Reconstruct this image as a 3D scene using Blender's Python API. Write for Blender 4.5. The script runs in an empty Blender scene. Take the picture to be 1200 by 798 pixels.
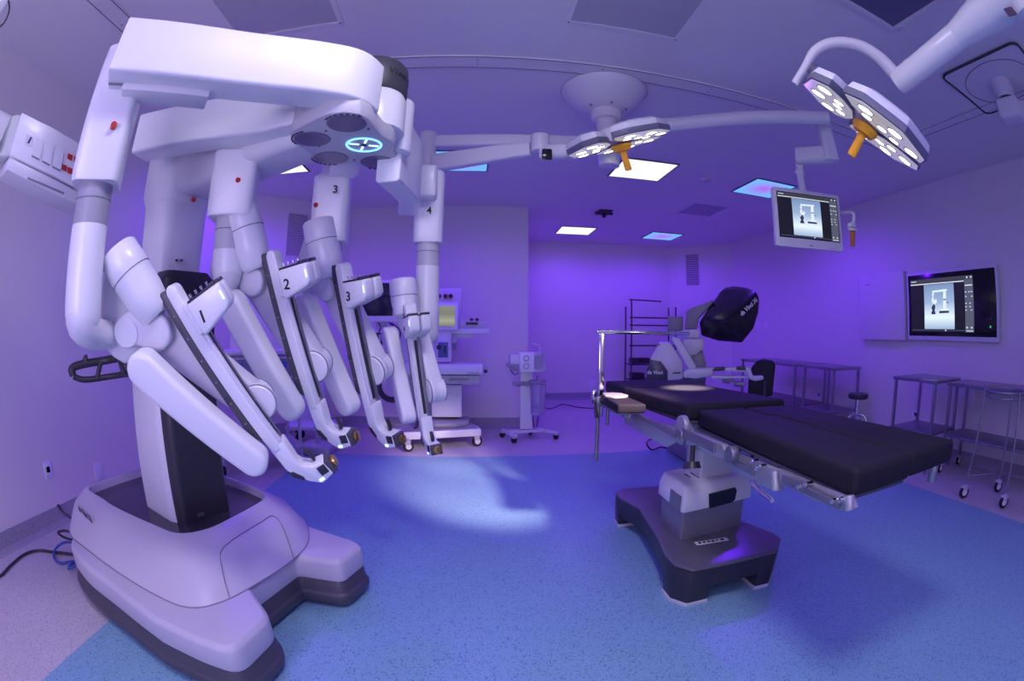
import bpy, bmesh, math, random
from mathutils import Vector as V, Matrix as M
random.seed(7)
R = math.radians
scene = bpy.context.scene
COL = scene.collection

# ------------------------------------------------------------------ camera (15 mm class diagonal fisheye)
YAW, PITCH, ROLL, FPX, CAMZ = R(5.2), R(-1.2), R(0.3), 555.0, 1.36
CAMP = V((0, 0, CAMZ))
_f = V((math.sin(YAW) * math.cos(PITCH), math.cos(YAW) * math.cos(PITCH), math.sin(PITCH)))
_r0 = V((math.cos(YAW), -math.sin(YAW), 0))
_u0 = _r0.cross(_f)
_r = math.cos(ROLL) * _r0 + math.sin(ROLL) * _u0
_u = -math.sin(ROLL) * _r0 + math.cos(ROLL) * _u0
cd = bpy.data.cameras.new('camera')
cd.type = 'PANO'
cd.sensor_fit = 'HORIZONTAL'
cd.sensor_width = 36.0
cd.clip_start = 0.01
for tgt in (cd, getattr(cd, 'cycles', None)):
    try:
        tgt.panorama_type = 'FISHEYE_EQUISOLID'
        tgt.fisheye_lens = 36.0 * FPX / 1200.0
        tgt.fisheye_fov = R(220)
    except Exception:
        pass
cam = bpy.data.objects.new('camera', cd)
COL.objects.link(cam)
cam.matrix_world = M(((_r.x, _u.x, -_f.x, 0), (_r.y, _u.y, -_f.y, 0), (_r.z, _u.z, -_f.z, CAMZ), (0, 0, 0, 1)))
scene.camera = cam

# ------------------------------------------------------------------ world, exposure
w = bpy.data.worlds.new('world'); scene.world = w
w.use_nodes = True
w.node_tree.nodes['Background'].inputs[0].default_value = (0.05, 0.03, 0.12, 1)
w.node_tree.nodes['Background'].inputs[1].default_value = 0.3
vs = scene.view_settings
vs.view_transform = 'Standard'; vs.look = 'None'; vs.gamma = 1.0; vs.use_curve_mapping = False
vs.exposure = 0.06
CEIL = 3.12

# ------------------------------------------------------------------ lights of the room, with added fill
def lamp(name, kind, loc, power, color, size=0.0, target=None, **kw):
    l = bpy.data.lights.new(name, kind); l.energy = power; l.color = color
    if kind == 'AREA':
        l.shape = 'SQUARE'; l.size = size
    else:
        l.shadow_soft_size = size
    for k, v in kw.items(): setattr(l, k, v)
    o = bpy.data.objects.new(name, l); COL.objects.link(o); o.location = loc
    if target is not None:
        o.rotation_euler = (V(target) - V(loc)).to_track_quat('-Z', 'Y').to_euler()
    return o
VIOLET = (0.14, 0.002, 1.0)
# violet LED modules of the ceiling panels: small spots, two per place; those behind the camera are added fill
for (x, y, p) in ((1.83, 7.95, 62), (3.48, 7.95, 60), (3.48, 4.62, 108), (-.14, 4.68, 74), (-2.12, 4.50, 80), (1.83, -1.3, 70), (-1.47, -1.3, 45)):
    for dx in (-.18, .18):
        lamp('violet_led_and_fill', 'SPOT', (x + dx, y, CEIL - .03), p / 2, VIOLET, 0.0, (x + dx, y, 0), spot_size=R(172), spot_blend=.6)
# white ceiling panel above the camera (just out of the frame) and fill lamps added behind the camera
WPANELS_FILL = ((.15, .62, 27, (.86, .80, 1.0), 165), (-1.47, -1.3, 12, (.78, .68, 1.0), 140), (1.83, -1.3, 10, (.70, .60, 1.0), 140))
# fill light added behind the camera, set in an added window
lamp('rear_fill_light', 'AREA', (-.9, -2.50, 1.75), 19, (.76, .62, 1.0), 1.7, (-1.5, 2.0, 2.7), spread=R(100))
for (x, y, p, c, sp_) in WPANELS_FILL:
    lamp('ceiling_panel_and_fill_light', 'AREA', (x, y, CEIL - .03), p, c, .56, (x, y, 0), spread=R(sp_))

# ------------------------------------------------------------------ pixel rays of the photograph -> world points at a true distance
def ray(px, py):
    x, y = px - 600.0, 399.0 - py
    rr = math.hypot(x, y) + 1e-9
    th = 2 * math.asin(min(1, rr / (2 * FPX)))
    return math.sin(th) * x / rr * _r + math.sin(th) * y / rr * _u + math.cos(th) * _f
def pd(px, py, d): return CAMP + ray(px, py) * d
def pz(px, py, z): k = ray(px, py); return CAMP + k * ((z - CAMZ) / k.z)
def py_(px, py, y): k = ray(px, py); return CAMP + k * (y / k.y)
def px_(px, py, x): k = ray(px, py); return CAMP + k * (x / k.x)
def pp(px, py, o, n):
    k = ray(px, py); o = V(o); n = V(n); return CAMP + k * ((o - CAMP).dot(n) / k.dot(n))

# ------------------------------------------------------------------ mesh helpers
def join(*bms):
    out = bms[0]
    for b in bms[1:]:
        me = bpy.data.meshes.new('tmp'); b.to_mesh(me); b.free(); out.from_mesh(me); bpy.data.meshes.remove(me)
    return out
def bev(bm, w, seg=2, ang=35):
    if w <= 0: return bm
    bmesh.ops.recalc_face_normals(bm, faces=bm.faces)
    es = [e for e in bm.edges if len(e.link_faces) == 2 and e.calc_face_angle(0) > R(ang)]
    bmesh.ops.bevel(bm, geom=es, offset=w, segments=seg, profile=.5, affect='EDGES', clamp_overlap=True)
    return bm
def basis(z, up=(0, 0, 1)):
    z = V(z).normalized(); x = V(up).cross(z)
    if x.length < 1e-4: x = V((0, 1, 0)).cross(z)
    x.normalize(); return M((x, z.cross(x), z)).transposed()
def rotz(a): return M.Rotation(a, 3, 'Z')
def box(c, s, rot=None, b=0.0, seg=2):
    bm = bmesh.new(); bmesh.ops.create_cube(bm, size=1)
    bmesh.ops.scale(bm, vec=V(s), verts=bm.verts)
    bev(bm, b, seg)
    if rot is not None: bmesh.ops.transform(bm, matrix=rot.to_4x4(), verts=bm.verts)
    bmesh.ops.translate(bm, vec=V(c), verts=bm.verts)
    return bm
def span(a, b_, b=0.0, seg=2):
    a, b_ = V(a), V(b_); return box((a + b_) / 2, [abs(q) for q in (b_ - a)], None, b, seg)
def prism(pts, vec, b=0.0, seg=2, ang=35):
    bm = bmesh.new(); vec = V(vec)
    lo = [bm.verts.new(V(p)) for p in pts]; hi = [bm.verts.new(V(p) + vec) for p in pts]
    n = len(pts)
    bm.faces.new(lo); bm.faces.new(hi[::-1])
    for i in range(n): bm.faces.new((lo[i], hi[i], hi[(i + 1) % n], lo[(i + 1) % n]))
    bmesh.ops.recalc_face_normals(bm, faces=bm.faces)
    return bev(bm, b, seg, ang)
def loft(rings, caps=True, b=0.0, seg=2, ang=35):
    bm = bmesh.new(); rv = [[bm.verts.new(V(p)) for p in r] for r in rings]; n = len(rv[0])
    for a, c in zip(rv, rv[1:]):
        for i in range(n): bm.faces.new((a[i], a[(i + 1) % n], c[(i + 1) % n], c[i]))
    if caps: bm.faces.new(rv[0][::-1]); bm.faces.new(rv[-1])
    bmesh.ops.recalc_face_normals(bm, faces=bm.faces)
    return bev(bm, b, seg, ang)
def lathe(prof, o, axis=(0, 0, 1), seg=32):
    B = basis(axis); o = V(o); rings = []
    for r, h in prof:
        rings.append([o + B @ V((max(r, 1e-5) * math.cos(2 * math.pi * k / seg), max(r, 1e-5) * math.sin(2 * math.pi * k / seg), h)) for k in range(seg)])
    return loft(rings)
def cyl(a, c, r, r2=None, seg=24, b=0.0):
    a, c = V(a), V(c); d = c - a; L = d.length; r2 = r if r2 is None else r2
    if b > 0:
        return lathe([(r - b, 0), (r - .3 * b, .3 * b), (r, b), (r2, L - b), (r2 - .3 * b, L - .3 * b), (r2 - b, L)], a, d, seg)
    return lathe([(r, 0), (r2, L)], a, d, seg)
def smooth_path(pts, n=8):
    pts = [V(p) for p in pts]; out = []
    P = [pts[0]] + pts + [pts[-1]]
    for i in range(1, len(P) - 2):
        p0, p1, p2, p3 = P[i - 1:i + 3]
        for k in range(n):
            t = k / n
            out.append(.5 * ((2 * p1) + (p2 - p0) * t + (2 * p0 - 5 * p1 + 4 * p2 - p3) * t * t + (3 * p1 - p0 - 3 * p2 + p3) * t ** 3))
    return out + [pts[-1]]
def tube(path, r, seg=10, sm=0):
    pts = smooth_path(path, sm) if sm else [V(p) for p in path]
    n = len(pts); rs = r if isinstance(r, (list, tuple)) else [r] * n
    if len(rs) != n: rs = [rs[0] + (rs[-1] - rs[0]) * i / (n - 1) for i in range(n)]
    rings = []; up = None
    for i in range(n):
        t = (pts[min(i + 1, n - 1)] - pts[max(i - 1, 0)]).normalized()
        if up is None: up = V((0, 0, 1)) if abs(t.z) < .9 else V((1, 0, 0))
        x = up.cross(t); x = x.normalized() if x.length > 1e-6 else V((1, 0, 0)); y = t.cross(x); up = y
        rings.append([pts[i] + rs[i] * (math.cos(2 * math.pi * k / seg) * x + math.sin(2 * math.pi * k / seg) * y) for k in range(seg)])
    return loft(rings)
def stadium(a, c, r1, r2, n, seg=10):
    """outline of a link with round ends between 3-D points a and c in the plane with normal n"""
    a, c, n = V(a), V(c), V(n).normalized(); d = (c - a); d -= d.dot(n) * n; d.normalize(); s = n.cross(d); out = []
    for k in range(seg + 1):
        t = math.pi * (.5 + k / seg); out.append(a + r1 * (math.cos(t) * d + math.sin(t) * s))
    for k in range(seg + 1):
        t = math.pi * (-.5 + k / seg); out.append(c + r2 * (math.cos(t) * d + math.sin(t) * s))
    return out
def link(a, c, r1, r2, n, th, b=.008, seg=10, bseg=3):
    n = V(n).normalized(); return prism([p - n * th / 2 for p in stadium(a, c, r1, r2, n, seg)], n * th, b, bseg, 60)
def rrect(w, h, r, seg=5):
    out = []
    for cx, cy, a0 in ((w / 2 - r, h / 2 - r, 0), (-w / 2 + r, h / 2 - r, 90), (-w / 2 + r, -h / 2 + r, 180), (w / 2 - r, -h / 2 + r, 270)):
        for k in range(seg + 1): t = R(a0 + 90 * k / seg); out.append((cx + r * math.cos(t), cy + r * math.sin(t)))
    return out
def frame_at(o, x, y):
    """4x4 matrix with origin o, x axis, y axis (orthogonalised), z = x cross y"""
    x = V(x).normalized(); y = V(y); y = (y - y.dot(x) * x).normalized(); z = x.cross(y)
    m = M((x, y, z)).transposed().to_4x4(); m.translation = V(o); return m
def tf(bm, m): bmesh.ops.transform(bm, matrix=m, verts=bm.verts); return bm
def plate(w, h, t, r=.01, b=.003, seg=4):
    """rounded plate in local XY, front at z = t"""
    return prism([(x, y, 0) for x, y in rrect(w, h, r, seg)], (0, 0, t), b, 2, 60)

def org(o):
    p = V((0, 0, 0))
    while o is not None: p += o.location; o = o.parent
    return p
def obj(name, bm, mat, parent=None, smooth=True, label=None, kind=None):
    """link one mesh object; bm holds world coordinates"""
    bmesh.ops.recalc_face_normals(bm, faces=bm.faces)
    base = org(parent) if parent is not None else V((0, 0, 0))
    if parent is None:
        lo = V([min(v.co[i] for v in bm.verts) for i in range(3)]); hi = V([max(v.co[i] for v in bm.verts) for i in range(3)])
        base = V(((lo.x + hi.x) / 2, (lo.y + hi.y) / 2, lo.z))
    bmesh.ops.translate(bm, vec=-base, verts=bm.verts)
    me = bpy.data.meshes.new(name); bm.to_mesh(me); bm.free()
    if smooth:
        me.polygons.foreach_set('use_smooth', [True] * len(me.polygons)); me.set_sharp_from_angle(angle=R(38))
    for m_ in (mat if isinstance(mat, (list, tuple)) else [mat]): me.materials.append(m_)
    o = bpy.data.objects.new(name, me); COL.objects.link(o)
    if parent is not None: o.parent = parent
    else: o.location = base
    if label: o['label'] = label
    if kind: o['kind'] = kind
    return o
def thing(name, label, cat, loc, group=None):
    o = bpy.data.objects.new(name, None); COL.objects.link(o); o.location = V(loc); o.empty_display_size = .1
    o['label'] = label; o['category'] = cat
    if group: o['group'] = group
    return o
def tag(o, label, cat, group=None):
    o['label'] = label; o['category'] = cat
    if group: o['group'] = group
    return o
def copy_thing(src, delta, label=None):
    r = src.copy(); COL.objects.link(r); r.location = src.location + V(delta)
    if label: r['label'] = label
    for ch in src.children:
        c = ch.copy(); COL.objects.link(c); c.parent = r
        for g in ch.children:
            d = g.copy(); COL.objects.link(d); d.parent = c
    return r
def struct(name, bm, mat, parent=None, smooth=False):
    o = obj(name, bm, mat, parent, smooth)
    if parent is None: o['kind'] = 'structure'
    return o
def text(name, s, size, m, mat, parent, bold=False, ext=.0006, shear=0, width=None):
    cu = bpy.data.curves.new(name, 'FONT'); cu.body = s; cu.size = size; cu.extrude = ext; cu.shear = shear
    cu.align_x = 'CENTER'; cu.align_y = 'CENTER'; cu.resolution_u = 3
    if bold: cu.offset = size * .02
    t = bpy.data.objects.new(name, cu); COL.objects.link(t)
    dg = bpy.context.evaluated_depsgraph_get(); me = bpy.data.meshes.new_from_object(t.evaluated_get(dg))
    bpy.data.objects.remove(t); bpy.data.curves.remove(cu)
    bm = bmesh.new(); bm.from_mesh(me); bpy.data.meshes.remove(me)
    if width:
        xs = [v.co.x for v in bm.verts]; k = width / (max(xs) - min(xs)); bmesh.ops.scale(bm, vec=(k, 1, 1), verts=bm.verts)
    tf(bm, m)
    return obj(name, bm, mat, parent, False)

def marks(name, m, w, h, n, mat_, parent, slant=.25):
    """a line of small print too blurred to read: n uneven dark strokes, width w, height h"""
    rs = random.Random(n * 7 + int(w * 1000)); x = -w / 2; bms = []
    for k in range(n):
        cw = w / n * rs.uniform(.55, .85); y0, y1 = -h / 2 * rs.uniform(.5, 1), h / 2 * rs.uniform(.6, 1)
        bms.append(tf(prism([(x + slant * y0, y0, 0), (x + cw + slant * y0, y0, 0), (x + cw * rs.uniform(.4, 1) + slant * y1, y1, 0), (x + slant * y1, y1, 0)], (0, 0, .0006)), m)); x += w / n
    return obj(name, join(*bms), mat_, parent, False, kind='stuff')

# ------------------------------------------------------------------ materials
MAT = {}
def mat(name, col, rough=.5, metal=0.0, noise=0.0, scale=40.0, bump=0.0, emit=None, es=1.0, coat=0.0, spec=.5):
    m = bpy.data.materials.new(name); m.use_nodes = True; nt = m.node_tree; b = nt.nodes['Principled BSDF']
    b.inputs['Base Color'].default_value = (*col, 1); b.inputs['Roughness'].default_value = rough; b.inputs['Metallic'].default_value = metal
    b.inputs['Coat Weight'].default_value = coat; b.inputs['Specular IOR Level'].default_value = spec
    if emit: b.inputs['Emission Color'].default_value = (*emit, 1); b.inputs['Emission Strength'].default_value = es
    tc = nt.nodes.new('ShaderNodeTexCoord'); nz = nt.nodes.new('ShaderNodeTexNoise'); nz.inputs['Scale'].default_value = scale
    nt.links.new(tc.outputs['Object'], nz.inputs['Vector'])
    if noise > 0:
        mx = nt.nodes.new('ShaderNodeMix'); mx.data_type = 'RGBA'
        mx.inputs[6].default_value = (*[c * (1 - noise) for c in col], 1); mx.inputs[7].default_value = (*[min(1, c * (1 + noise)) for c in col], 1)
        nt.links.new(nz.outputs[0], mx.inputs[0]); nt.links.new(mx.outputs[2], b.inputs['Base Color'])
    if bump > 0:
        bp = nt.nodes.new('ShaderNodeBump'); bp.inputs['Strength'].default_value = bump; bp.inputs['Distance'].default_value = .002
        nt.links.new(nz.outputs[0], bp.inputs['Height']); nt.links.new(bp.outputs[0], b.inputs['Normal'])
    MAT[name] = m; return m
def speckle(name, base, dark, light, sc=260):
    m = mat(name, base, .38); nt = m.node_tree; b = nt.nodes['Principled BSDF']
    tc = nt.nodes.new('ShaderNodeTexCoord')
    vo = nt.nodes.new('ShaderNodeTexVoronoi'); vo.inputs['Scale'].default_value = sc * .8; nt.links.new(tc.outputs['Object'], vo.inputs['Vector'])
    cr = nt.nodes.new('ShaderNodeValToRGB'); e = cr.color_ramp.elements; cr.color_ramp.interpolation = 'CONSTANT'
    e[0].position = 0; e[0].color = (*dark, 1); e[1].position = .06; e[1].color = (*base, 1)
    k = e.new(.85); k.color = (*light, 1)
    sp = nt.nodes.new('ShaderNodeSeparateColor'); nt.links.new(vo.outputs['Color'], sp.inputs[0]); nt.links.new(sp.outputs[0], cr.inputs[0])
    nz = nt.nodes.new('ShaderNodeTexNoise'); nz.inputs['Scale'].default_value = 1.3; nt.links.new(tc.outputs['Object'], nz.inputs['Vector'])
    mx = nt.nodes.new('ShaderNodeMix'); mx.data_type = 'RGBA'; mx.blend_type = 'MULTIPLY'; mx.inputs[0].default_value = .18
    nt.links.new(cr.outputs[0], mx.inputs[6]); nt.links.new(nz.outputs[0], mx.inputs[7]); nt.links.new(mx.outputs[2], b.inputs['Base Color'])
    return m
WALL = mat('wall_paint', (.80, .76, .74), .55, noise=.02, scale=8, bump=.03)
CEILM = mat('ceiling_paint', (.80, .78, .78), .6, noise=.02, scale=6)
FLOORW = speckle('floor_vinyl_pale', (.62, .58, .60), (.34, .30, .34), (.72, .70, .72))
FLOORB = speckle('floor_vinyl_blue', (.25, .48, .62), (.08, .16, .28), (.32, .55, .70))
BASEB = speckle('baseboard_vinyl', (.40, .38, .44), (.22, .20, .26), (.50, .48, .54))
WHITE = mat('robot_white', (.84, .85, .87), .32, noise=.01, scale=20, coat=.15)
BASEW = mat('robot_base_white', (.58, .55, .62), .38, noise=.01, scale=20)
WHITE2 = mat('robot_offwhite', (.74, .74, .78), .36, noise=.01, scale=20)
GREYP = mat('grey_plastic', (.34, .34, .38), .45, noise=.02)
LGREY = mat('light_grey_plastic', (.56, .56, .60), .42, noise=.02)
DARK = mat('dark_plastic', (.035, .032, .045), .38, noise=.05)
DARK2 = mat('charcoal_plastic', (.075, .07, .09), .42, noise=.04)
BLACKG = mat('black_gloss', (.012, .012, .016), .12)
RUBBER = mat('black_rubber', (.02, .02, .024), .7)
STEEL = mat('stainless_steel', (.36, .36, .39), .3, .85, noise=.03, scale=120)
STEELB = mat('brushed_steel', (.30, .30, .33), .4, .8, noise=.06, scale=90)
CHROME = mat('chrome', (.80, .80, .82), .10, 1.0)
ALU = mat('aluminium_grey', (.46, .47, .50), .4, .6, noise=.02)
GOLD = mat('brass', (.70, .46, .14), .28, 1.0)
RED = mat('red_indicator', (.50, .02, .015), .4)
REDB = mat('red_socket', (.50, .02, .02), .4)
ORANGE = mat('orange_handle', (.95, .42, .02), .35)
ORANGED = mat('amber_handle', (.55, .17, .03), .4)
SEAM = mat('seam_dark', (.26, .25, .30), .6)
INK = mat('ink_black', (.015, .015, .02), .5)
INKW = mat('ink_white', (.80, .80, .82), .5)
MATTR = mat('mattress_black', (.016, .014, .022), .7, spec=.25, noise=.1, scale=60, bump=.08)
BLUEL = mat('blue_led', (.1, .3, .9), .4, emit=(.18, .50, 1.0), es=2.0)
CYANL = mat('white_led', (.6, .8, 1), .4, emit=(.55, .85, 1.0), es=1.3)
CABLEB = mat('blue_cable', (.05, .11, .42), .5)
PAPER = mat('white_cloth', (.30, .29, .28), .8, bump=.2)
# ================================================================== the room
XL, XR, YN, YF, YB = -3.02, 5.08, 6.55, 9.10, -2.6      # left, right, near back wall, far wall, wall behind the camera
T = .12
def wall_seg(name, a, b, z0=0.0, z1=CEIL):
    a, b = V((*a, z0)), V((*b, z0)); d = (b - a).normalized(); n = V((d.y, -d.x, 0))   # n points out of the room
    return struct(name, prism([a, b, b + n * T, a + n * T], (0, 0, z1 - z0)), WALL)
def base_seg(name, a, b, h=.14):
    a, b = V((*a, 0)), V((*b, 0)); d = (b - a).normalized(); n = V((-d.y, d.x, 0))
    prof = [(0, 0), (.045, 0), (.022, .012), (.010, .035), (.008, h), (0, h)]
    rings = [[p + n * q + V((0, 0, z)) for q, z in prof] for p in (a, b)]
    o = struct(name, loft(rings), BASEB)
    return o
CL0, CL1 = (XL, 5.35), (-1.72, YN)           # chamfered corner at the left
CR0, CR1 = (4.12, YF), (XR, 8.10)            # chamfered corner at the right
JX = .82
# the outline runs clockwise seen from above, the outside of the room on its left -> wall_seg uses the right-hand normal of the reverse
seq = [('left', (XL, YB), CL0), ('corner_left', CL0, CL1), ('near', CL1, (JX, YN)), ('return', (JX, YN + T), (JX, YF)), ('far', (JX, YF), CR0),
       ('corner_right', CR0, CR1), ('right', CR1, (XR, YB)), ('back', (XR, YB), (XL, YB))]
for nm, a, b in seq:
    wall_seg('wall_' + nm, b, a)
    if nm != 'back': base_seg('baseboard_' + nm, b, a)
floor = struct('floor', span((XL - .2, YB - .2, -.06), (XR + .2, YF + .2, 0)), FLOORW)
fi = obj('inlay', span((-1.78, -2.2, 0), (3.89, 4.96, .003)), FLOORB, floor, False)
ceiling = struct('ceiling', span((XL - .2, YB - .2, CEIL), (XR + .2, YF + .2, CEIL + .08)), CEILM)
# slim rail profile that frames the clean-air field on the ceiling
RX0, RX1, RY = -2.06, 3.74, 2.70
for i, (a, b) in enumerate((((RX0, RY - .075, CEIL - .010), (RX1, RY + .075, CEIL)), ((RX0 - .075, YB, CEIL - .010), (RX0 + .075, RY + .075, CEIL)), ((RX1 - .075, YB, CEIL - .010), (RX1 + .075, RY + .075, CEIL)))):
    tr = struct('trim_%d' % (i + 1), span(a, b, .003), CEILM)
    A, B_ = V(a), V(b); long_x = (B_.x - A.x) > (B_.y - A.y)
    for s in (0, 1):
        if long_x: g = span((A.x, (A.y + .004, B_.y - .011)[s], A.z - .003), (B_.x, (A.y + .011, B_.y - .004)[s], A.z + .002))
        else: g = span(((A.x + .004, B_.x - .011)[s], A.y, A.z - .003), ((A.x + .011, B_.x - .004)[s], B_.y, A.z + .002))
        obj('edge_strip', g, SEAM, tr, False)
    n = 7
    for k in range(n):
        t = (k + .5) / n; c = A.lerp(B_, t)
        for s in (-.025, .025):
            q = (c.x + (0 if long_x else s), (A.y + B_.y) / 2 + s if long_x else c.y, A.z)
            if not long_x: q = ((A.x + B_.x) / 2 + s, c.y, A.z)
            obj('screw', cyl(V(q) - V((0, 0, .003)), V(q) + V((0, 0, .002)), .006, seg=10), SEAM, tr)

# window added behind the camera for its light: frame, mullion, glowing panes
wn = struct('added_window_1', join(span((-1.85, YB, .80), (.05, YB + .05, .87), .004), span((-1.85, YB, 2.63), (.05, YB + .05, 2.70), .004), span((-1.85, YB, .87), (-1.78, YB + .05, 2.63), .004), span((-.02, YB, .87), (.05, YB + .05, 2.63), .004)), LGREY)
obj('mullion', span((-.925, YB, .87), (-.875, YB + .045, 2.63), .004), LGREY, wn)
for a_, b_ in ((-1.78, -.925), (-.875, -.02)):
    obj('pane', span((a_, YB + .005, .87), (b_, YB + .012, 2.63)), mat('rear_fill_glow', (.6, .6, .7), .2, emit=(.80, .74, 1.0), es=2.0) if 'rear_fill_glow' not in MAT else MAT['rear_fill_glow'], wn, False)
# ================================================================== surgical robot (patient-side cart)
RC = V((-1.56, 2.04, 0))
HD = R(-24)
RF, RL = V((math.cos(HD), math.sin(HD), 0)), V((-math.sin(HD), math.cos(HD), 0))
robot = thing('surgical_robot', 'large white four-armed surgical robot cart with numbered arms and dark bumper base', 'robot', RC)
def rl(f, l, z): return RC + RF * f + RL * l + V((0, 0, z))

# ---- base
def rounded(pts, rad, seg=4):
    out = []; n = len(pts)
    for i, p in enumerate(pts):
        r = rad[i]
        if r <= 0: out.append(p); continue
        a, b = (pts[i - 1] - p), (pts[(i + 1) % n] - p); k = min(r, a.length * .45, b.length * .45); a.normalize(); b.normalize()
        for j in range(seg + 1):
            t = j / seg; out.append(((1 - t) ** 2) * (p + a * k) + 2 * t * (1 - t) * p + t * t * (p + b * k))
    return out
ZB = .165
bump = rounded([pz(430, 661, ZB), pz(403, 684, ZB), pz(351, 676, ZB), pz(303, 713, ZB), pz(328, 748, ZB), pz(283, 794, ZB), pz(238, 778, ZB), pz(190, 754, ZB), pz(134, 709, ZB), pz(104, 686, ZB), pz(85, 660, ZB),
        V((-2.42, 1.95, ZB)), V((-2.38, 2.25, ZB)), V((-2.15, 2.52, ZB)), V((-1.75, 2.60, ZB)), V((-1.25, 2.52, ZB)), V((-.60, 2.22, ZB))],
        [.09, .05, .02, .03, .07, .16, 0, 0, .1, .1, .1, .1, .1, .1, .1, .1, .09])
cen = V((-1.5, 1.85, 0))
def inset(ps, k, z):
    out = []
    n = len(ps)
    for i, p in enumerate(ps):
        a, b = ps[i - 1], ps[(i + 1) % n]; t = (b - a); t.z = 0; t.normalize(); nn = V((t.y, -t.x, 0))
        # polygon orientation decides the inside
        out.append(V((p.x, p.y, z)) + nn * k)
    return out
area = sum(a.x * b.y - b.x * a.y for a, b in zip(bump, bump[1:] + bump[:1]))
if area > 0: bump.reverse()     # clockwise -> nn above points inwards
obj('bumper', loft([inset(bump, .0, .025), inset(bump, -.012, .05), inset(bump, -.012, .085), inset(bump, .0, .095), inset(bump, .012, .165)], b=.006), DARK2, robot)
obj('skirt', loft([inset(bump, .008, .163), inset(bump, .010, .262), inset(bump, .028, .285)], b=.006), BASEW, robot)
# body shell: three rings, then the sunken deck
r0 = [pz(81, 622, .285), pz(106, 647, .285), pz(134, 668, .285), pz(183, 698, .285), pz(222, 712.5, .285), pz(262, 705, .285), pz(305, 682, .285), pz(345, 655, .285), pz(362, 632, .285), pz(352, 605, .285),
      V((-1.25, 2.46, .285)), V((-1.7, 2.56, .285)), V((-2.12, 2.48, .285)), V((-2.36, 2.2, .285)), V((-2.40, 1.95, .285))]
r2 = [pz(104, 574, .475), pz(120, 585, .475), pz(135, 595, .475), pz(178, 615, .475), pz(208, 626, .475), pz(243, 621, .475), pz(275, 606, .475), pz(302, 591, .475), pz(310, 583, .475), pz(300, 574, .475),
      pz(262, 560, .475), pz(222, 551, .475), pz(180, 549, .475), pz(150, 556, .475), pz(118, 567, .475)]
def closed(ps, n=4):
    P = ps[-2:] + ps + ps[:3]; out = []
    for i in range(2, len(ps) + 2):
        p0, p1, p2, p3 = P[i - 1], P[i], P[i + 1], P[i + 2]
        for k in range(n):
            t = k / n; out.append(.5 * ((2 * p1) + (p2 - p0) * t + (2 * p0 - 5 * p1 + 4 * p2 - p3) * t * t + (3 * p1 - p0 - 3 * p2 + p3) * t ** 3))
    return out
c2 = sum(r2, V()) / len(r2)
r1 = [c2 + (p - c2) * k for p, k in zip(r2, (1.07, 1.08, 1.09, 1.11, 1.10, 1.09, 1.10, 1.10, 1.09, 1.07, 1.06, 1.06, 1.06, 1.06, 1.06))]
rm = [a.lerp(b, .62) + V((0, 0, .012)) + (V((a.x, a.y, 0)) - V((c2.x, c2.y, 0))) * .03 for a, b in zip(r0, r1)]
def up(ps, dz): return [p + V((0, 0, dz)) for p in ps]
shell = loft([closed(r0), closed(rm), closed(r1), closed(up(r2, .006)), closed(up(r2, -.05))], caps=False)
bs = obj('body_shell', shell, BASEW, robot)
obj('deck', prism(up([c2 + (p - c2) * 1.01 for p in closed(r2)], -.06), (0, 0, .02)), mat('deck_gloss', (.05, .045, .06), .15), robot)
# seam between skirt and shell
obj('seam', tube([p + V((0, 0, .002)) for p in closed(r0)[:37]], .003, 6), SEAM, bs)
# service door on the front of the shell
def shellpt(i0, f, h):
    """point on the shell between ring columns, i0 index, f towards next, h 0..1 from bottom to rim"""
    def col(i):
        a, m_, b = r0[i], rm[i], r1[i]
        return a.lerp(m_, h / .62) if h < .62 else m_.lerp(b, (h - .62) / .38)
    return col(i0).lerp(col(i0 + 1), f)
door_pts = [shellpt(5, .15, .02), shellpt(5, .1, .45), shellpt(5, .25, .72), shellpt(6, .5, .80), shellpt(6, .95, .78), shellpt(7, .05, .5), shellpt(6, .98, .02)]
nrm = (door_pts[4] - door_pts[0]).cross(door_pts[2] - door_pts[0]).normalized()
if nrm.dot(CAMP - door_pts[0]) < 0: nrm = -nrm
obj('door_gap', tube([p + nrm * .004 for p in door_pts], .0028, 6, sm=4), SEAM, bs)
mm = frame_at(pz(99, 601, .40), pz(110, 608, .40) - pz(90, 596, .40), V((0, 0, 1)))
text('maker_mark', 'da Vinci Xi', .056, frame_at(pz(99, 602, .41) + (CAMP - pz(99, 601, .41)).normalized() * .035, pz(111, 614, .40) - pz(87, 591, .42), V((-.15, 0, 1))), INK, bs, True, shear=.15, width=.20)

# ---- column
def rrect_ring(c, hx, hy, r, z, seg=5, ax=RF, ay=RL):
    return [V((c.x, c.y, z)) + ax * x + ay * y for x, y in rrect(2 * hx, 2 * hy, r, seg)]
cb = RC + RF * .01
col_ = obj('column_shell', loft([rrect_ring(cb, .20, .185, .07, .40), rrect_ring(cb, .20, .185, .07, .7), rrect_ring(cb, .195, .18, .07, 1.16), rrect_ring(cb, .17, .165, .07, 1.19)]), WHITE2, robot)
obj('column_front_panel', loft([rrect_ring(RC + RF * .14, .12, .165, .04, .40), rrect_ring(RC + RF * .14, .12, .165, .04, 1.50), rrect_ring(RC + RF * .14, .115, .16, .04, 1.60), rrect_ring(RC + RF * .14, .09, .13, .04, 1.64)]), DARK, robot)
obj('deck_latch', box(rl(.265, -.05, .47), (.02, .04, .02), rotz(HD), .004), DARK2, robot)
tw = obj('tower', loft([rrect_ring(RC, .135, .15, .075, 1.1), rrect_ring(RC, .135, .15, .075, 1.6), rrect_ring(RC, .150, .160, .08, 2.03)]), WHITE, robot)
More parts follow.
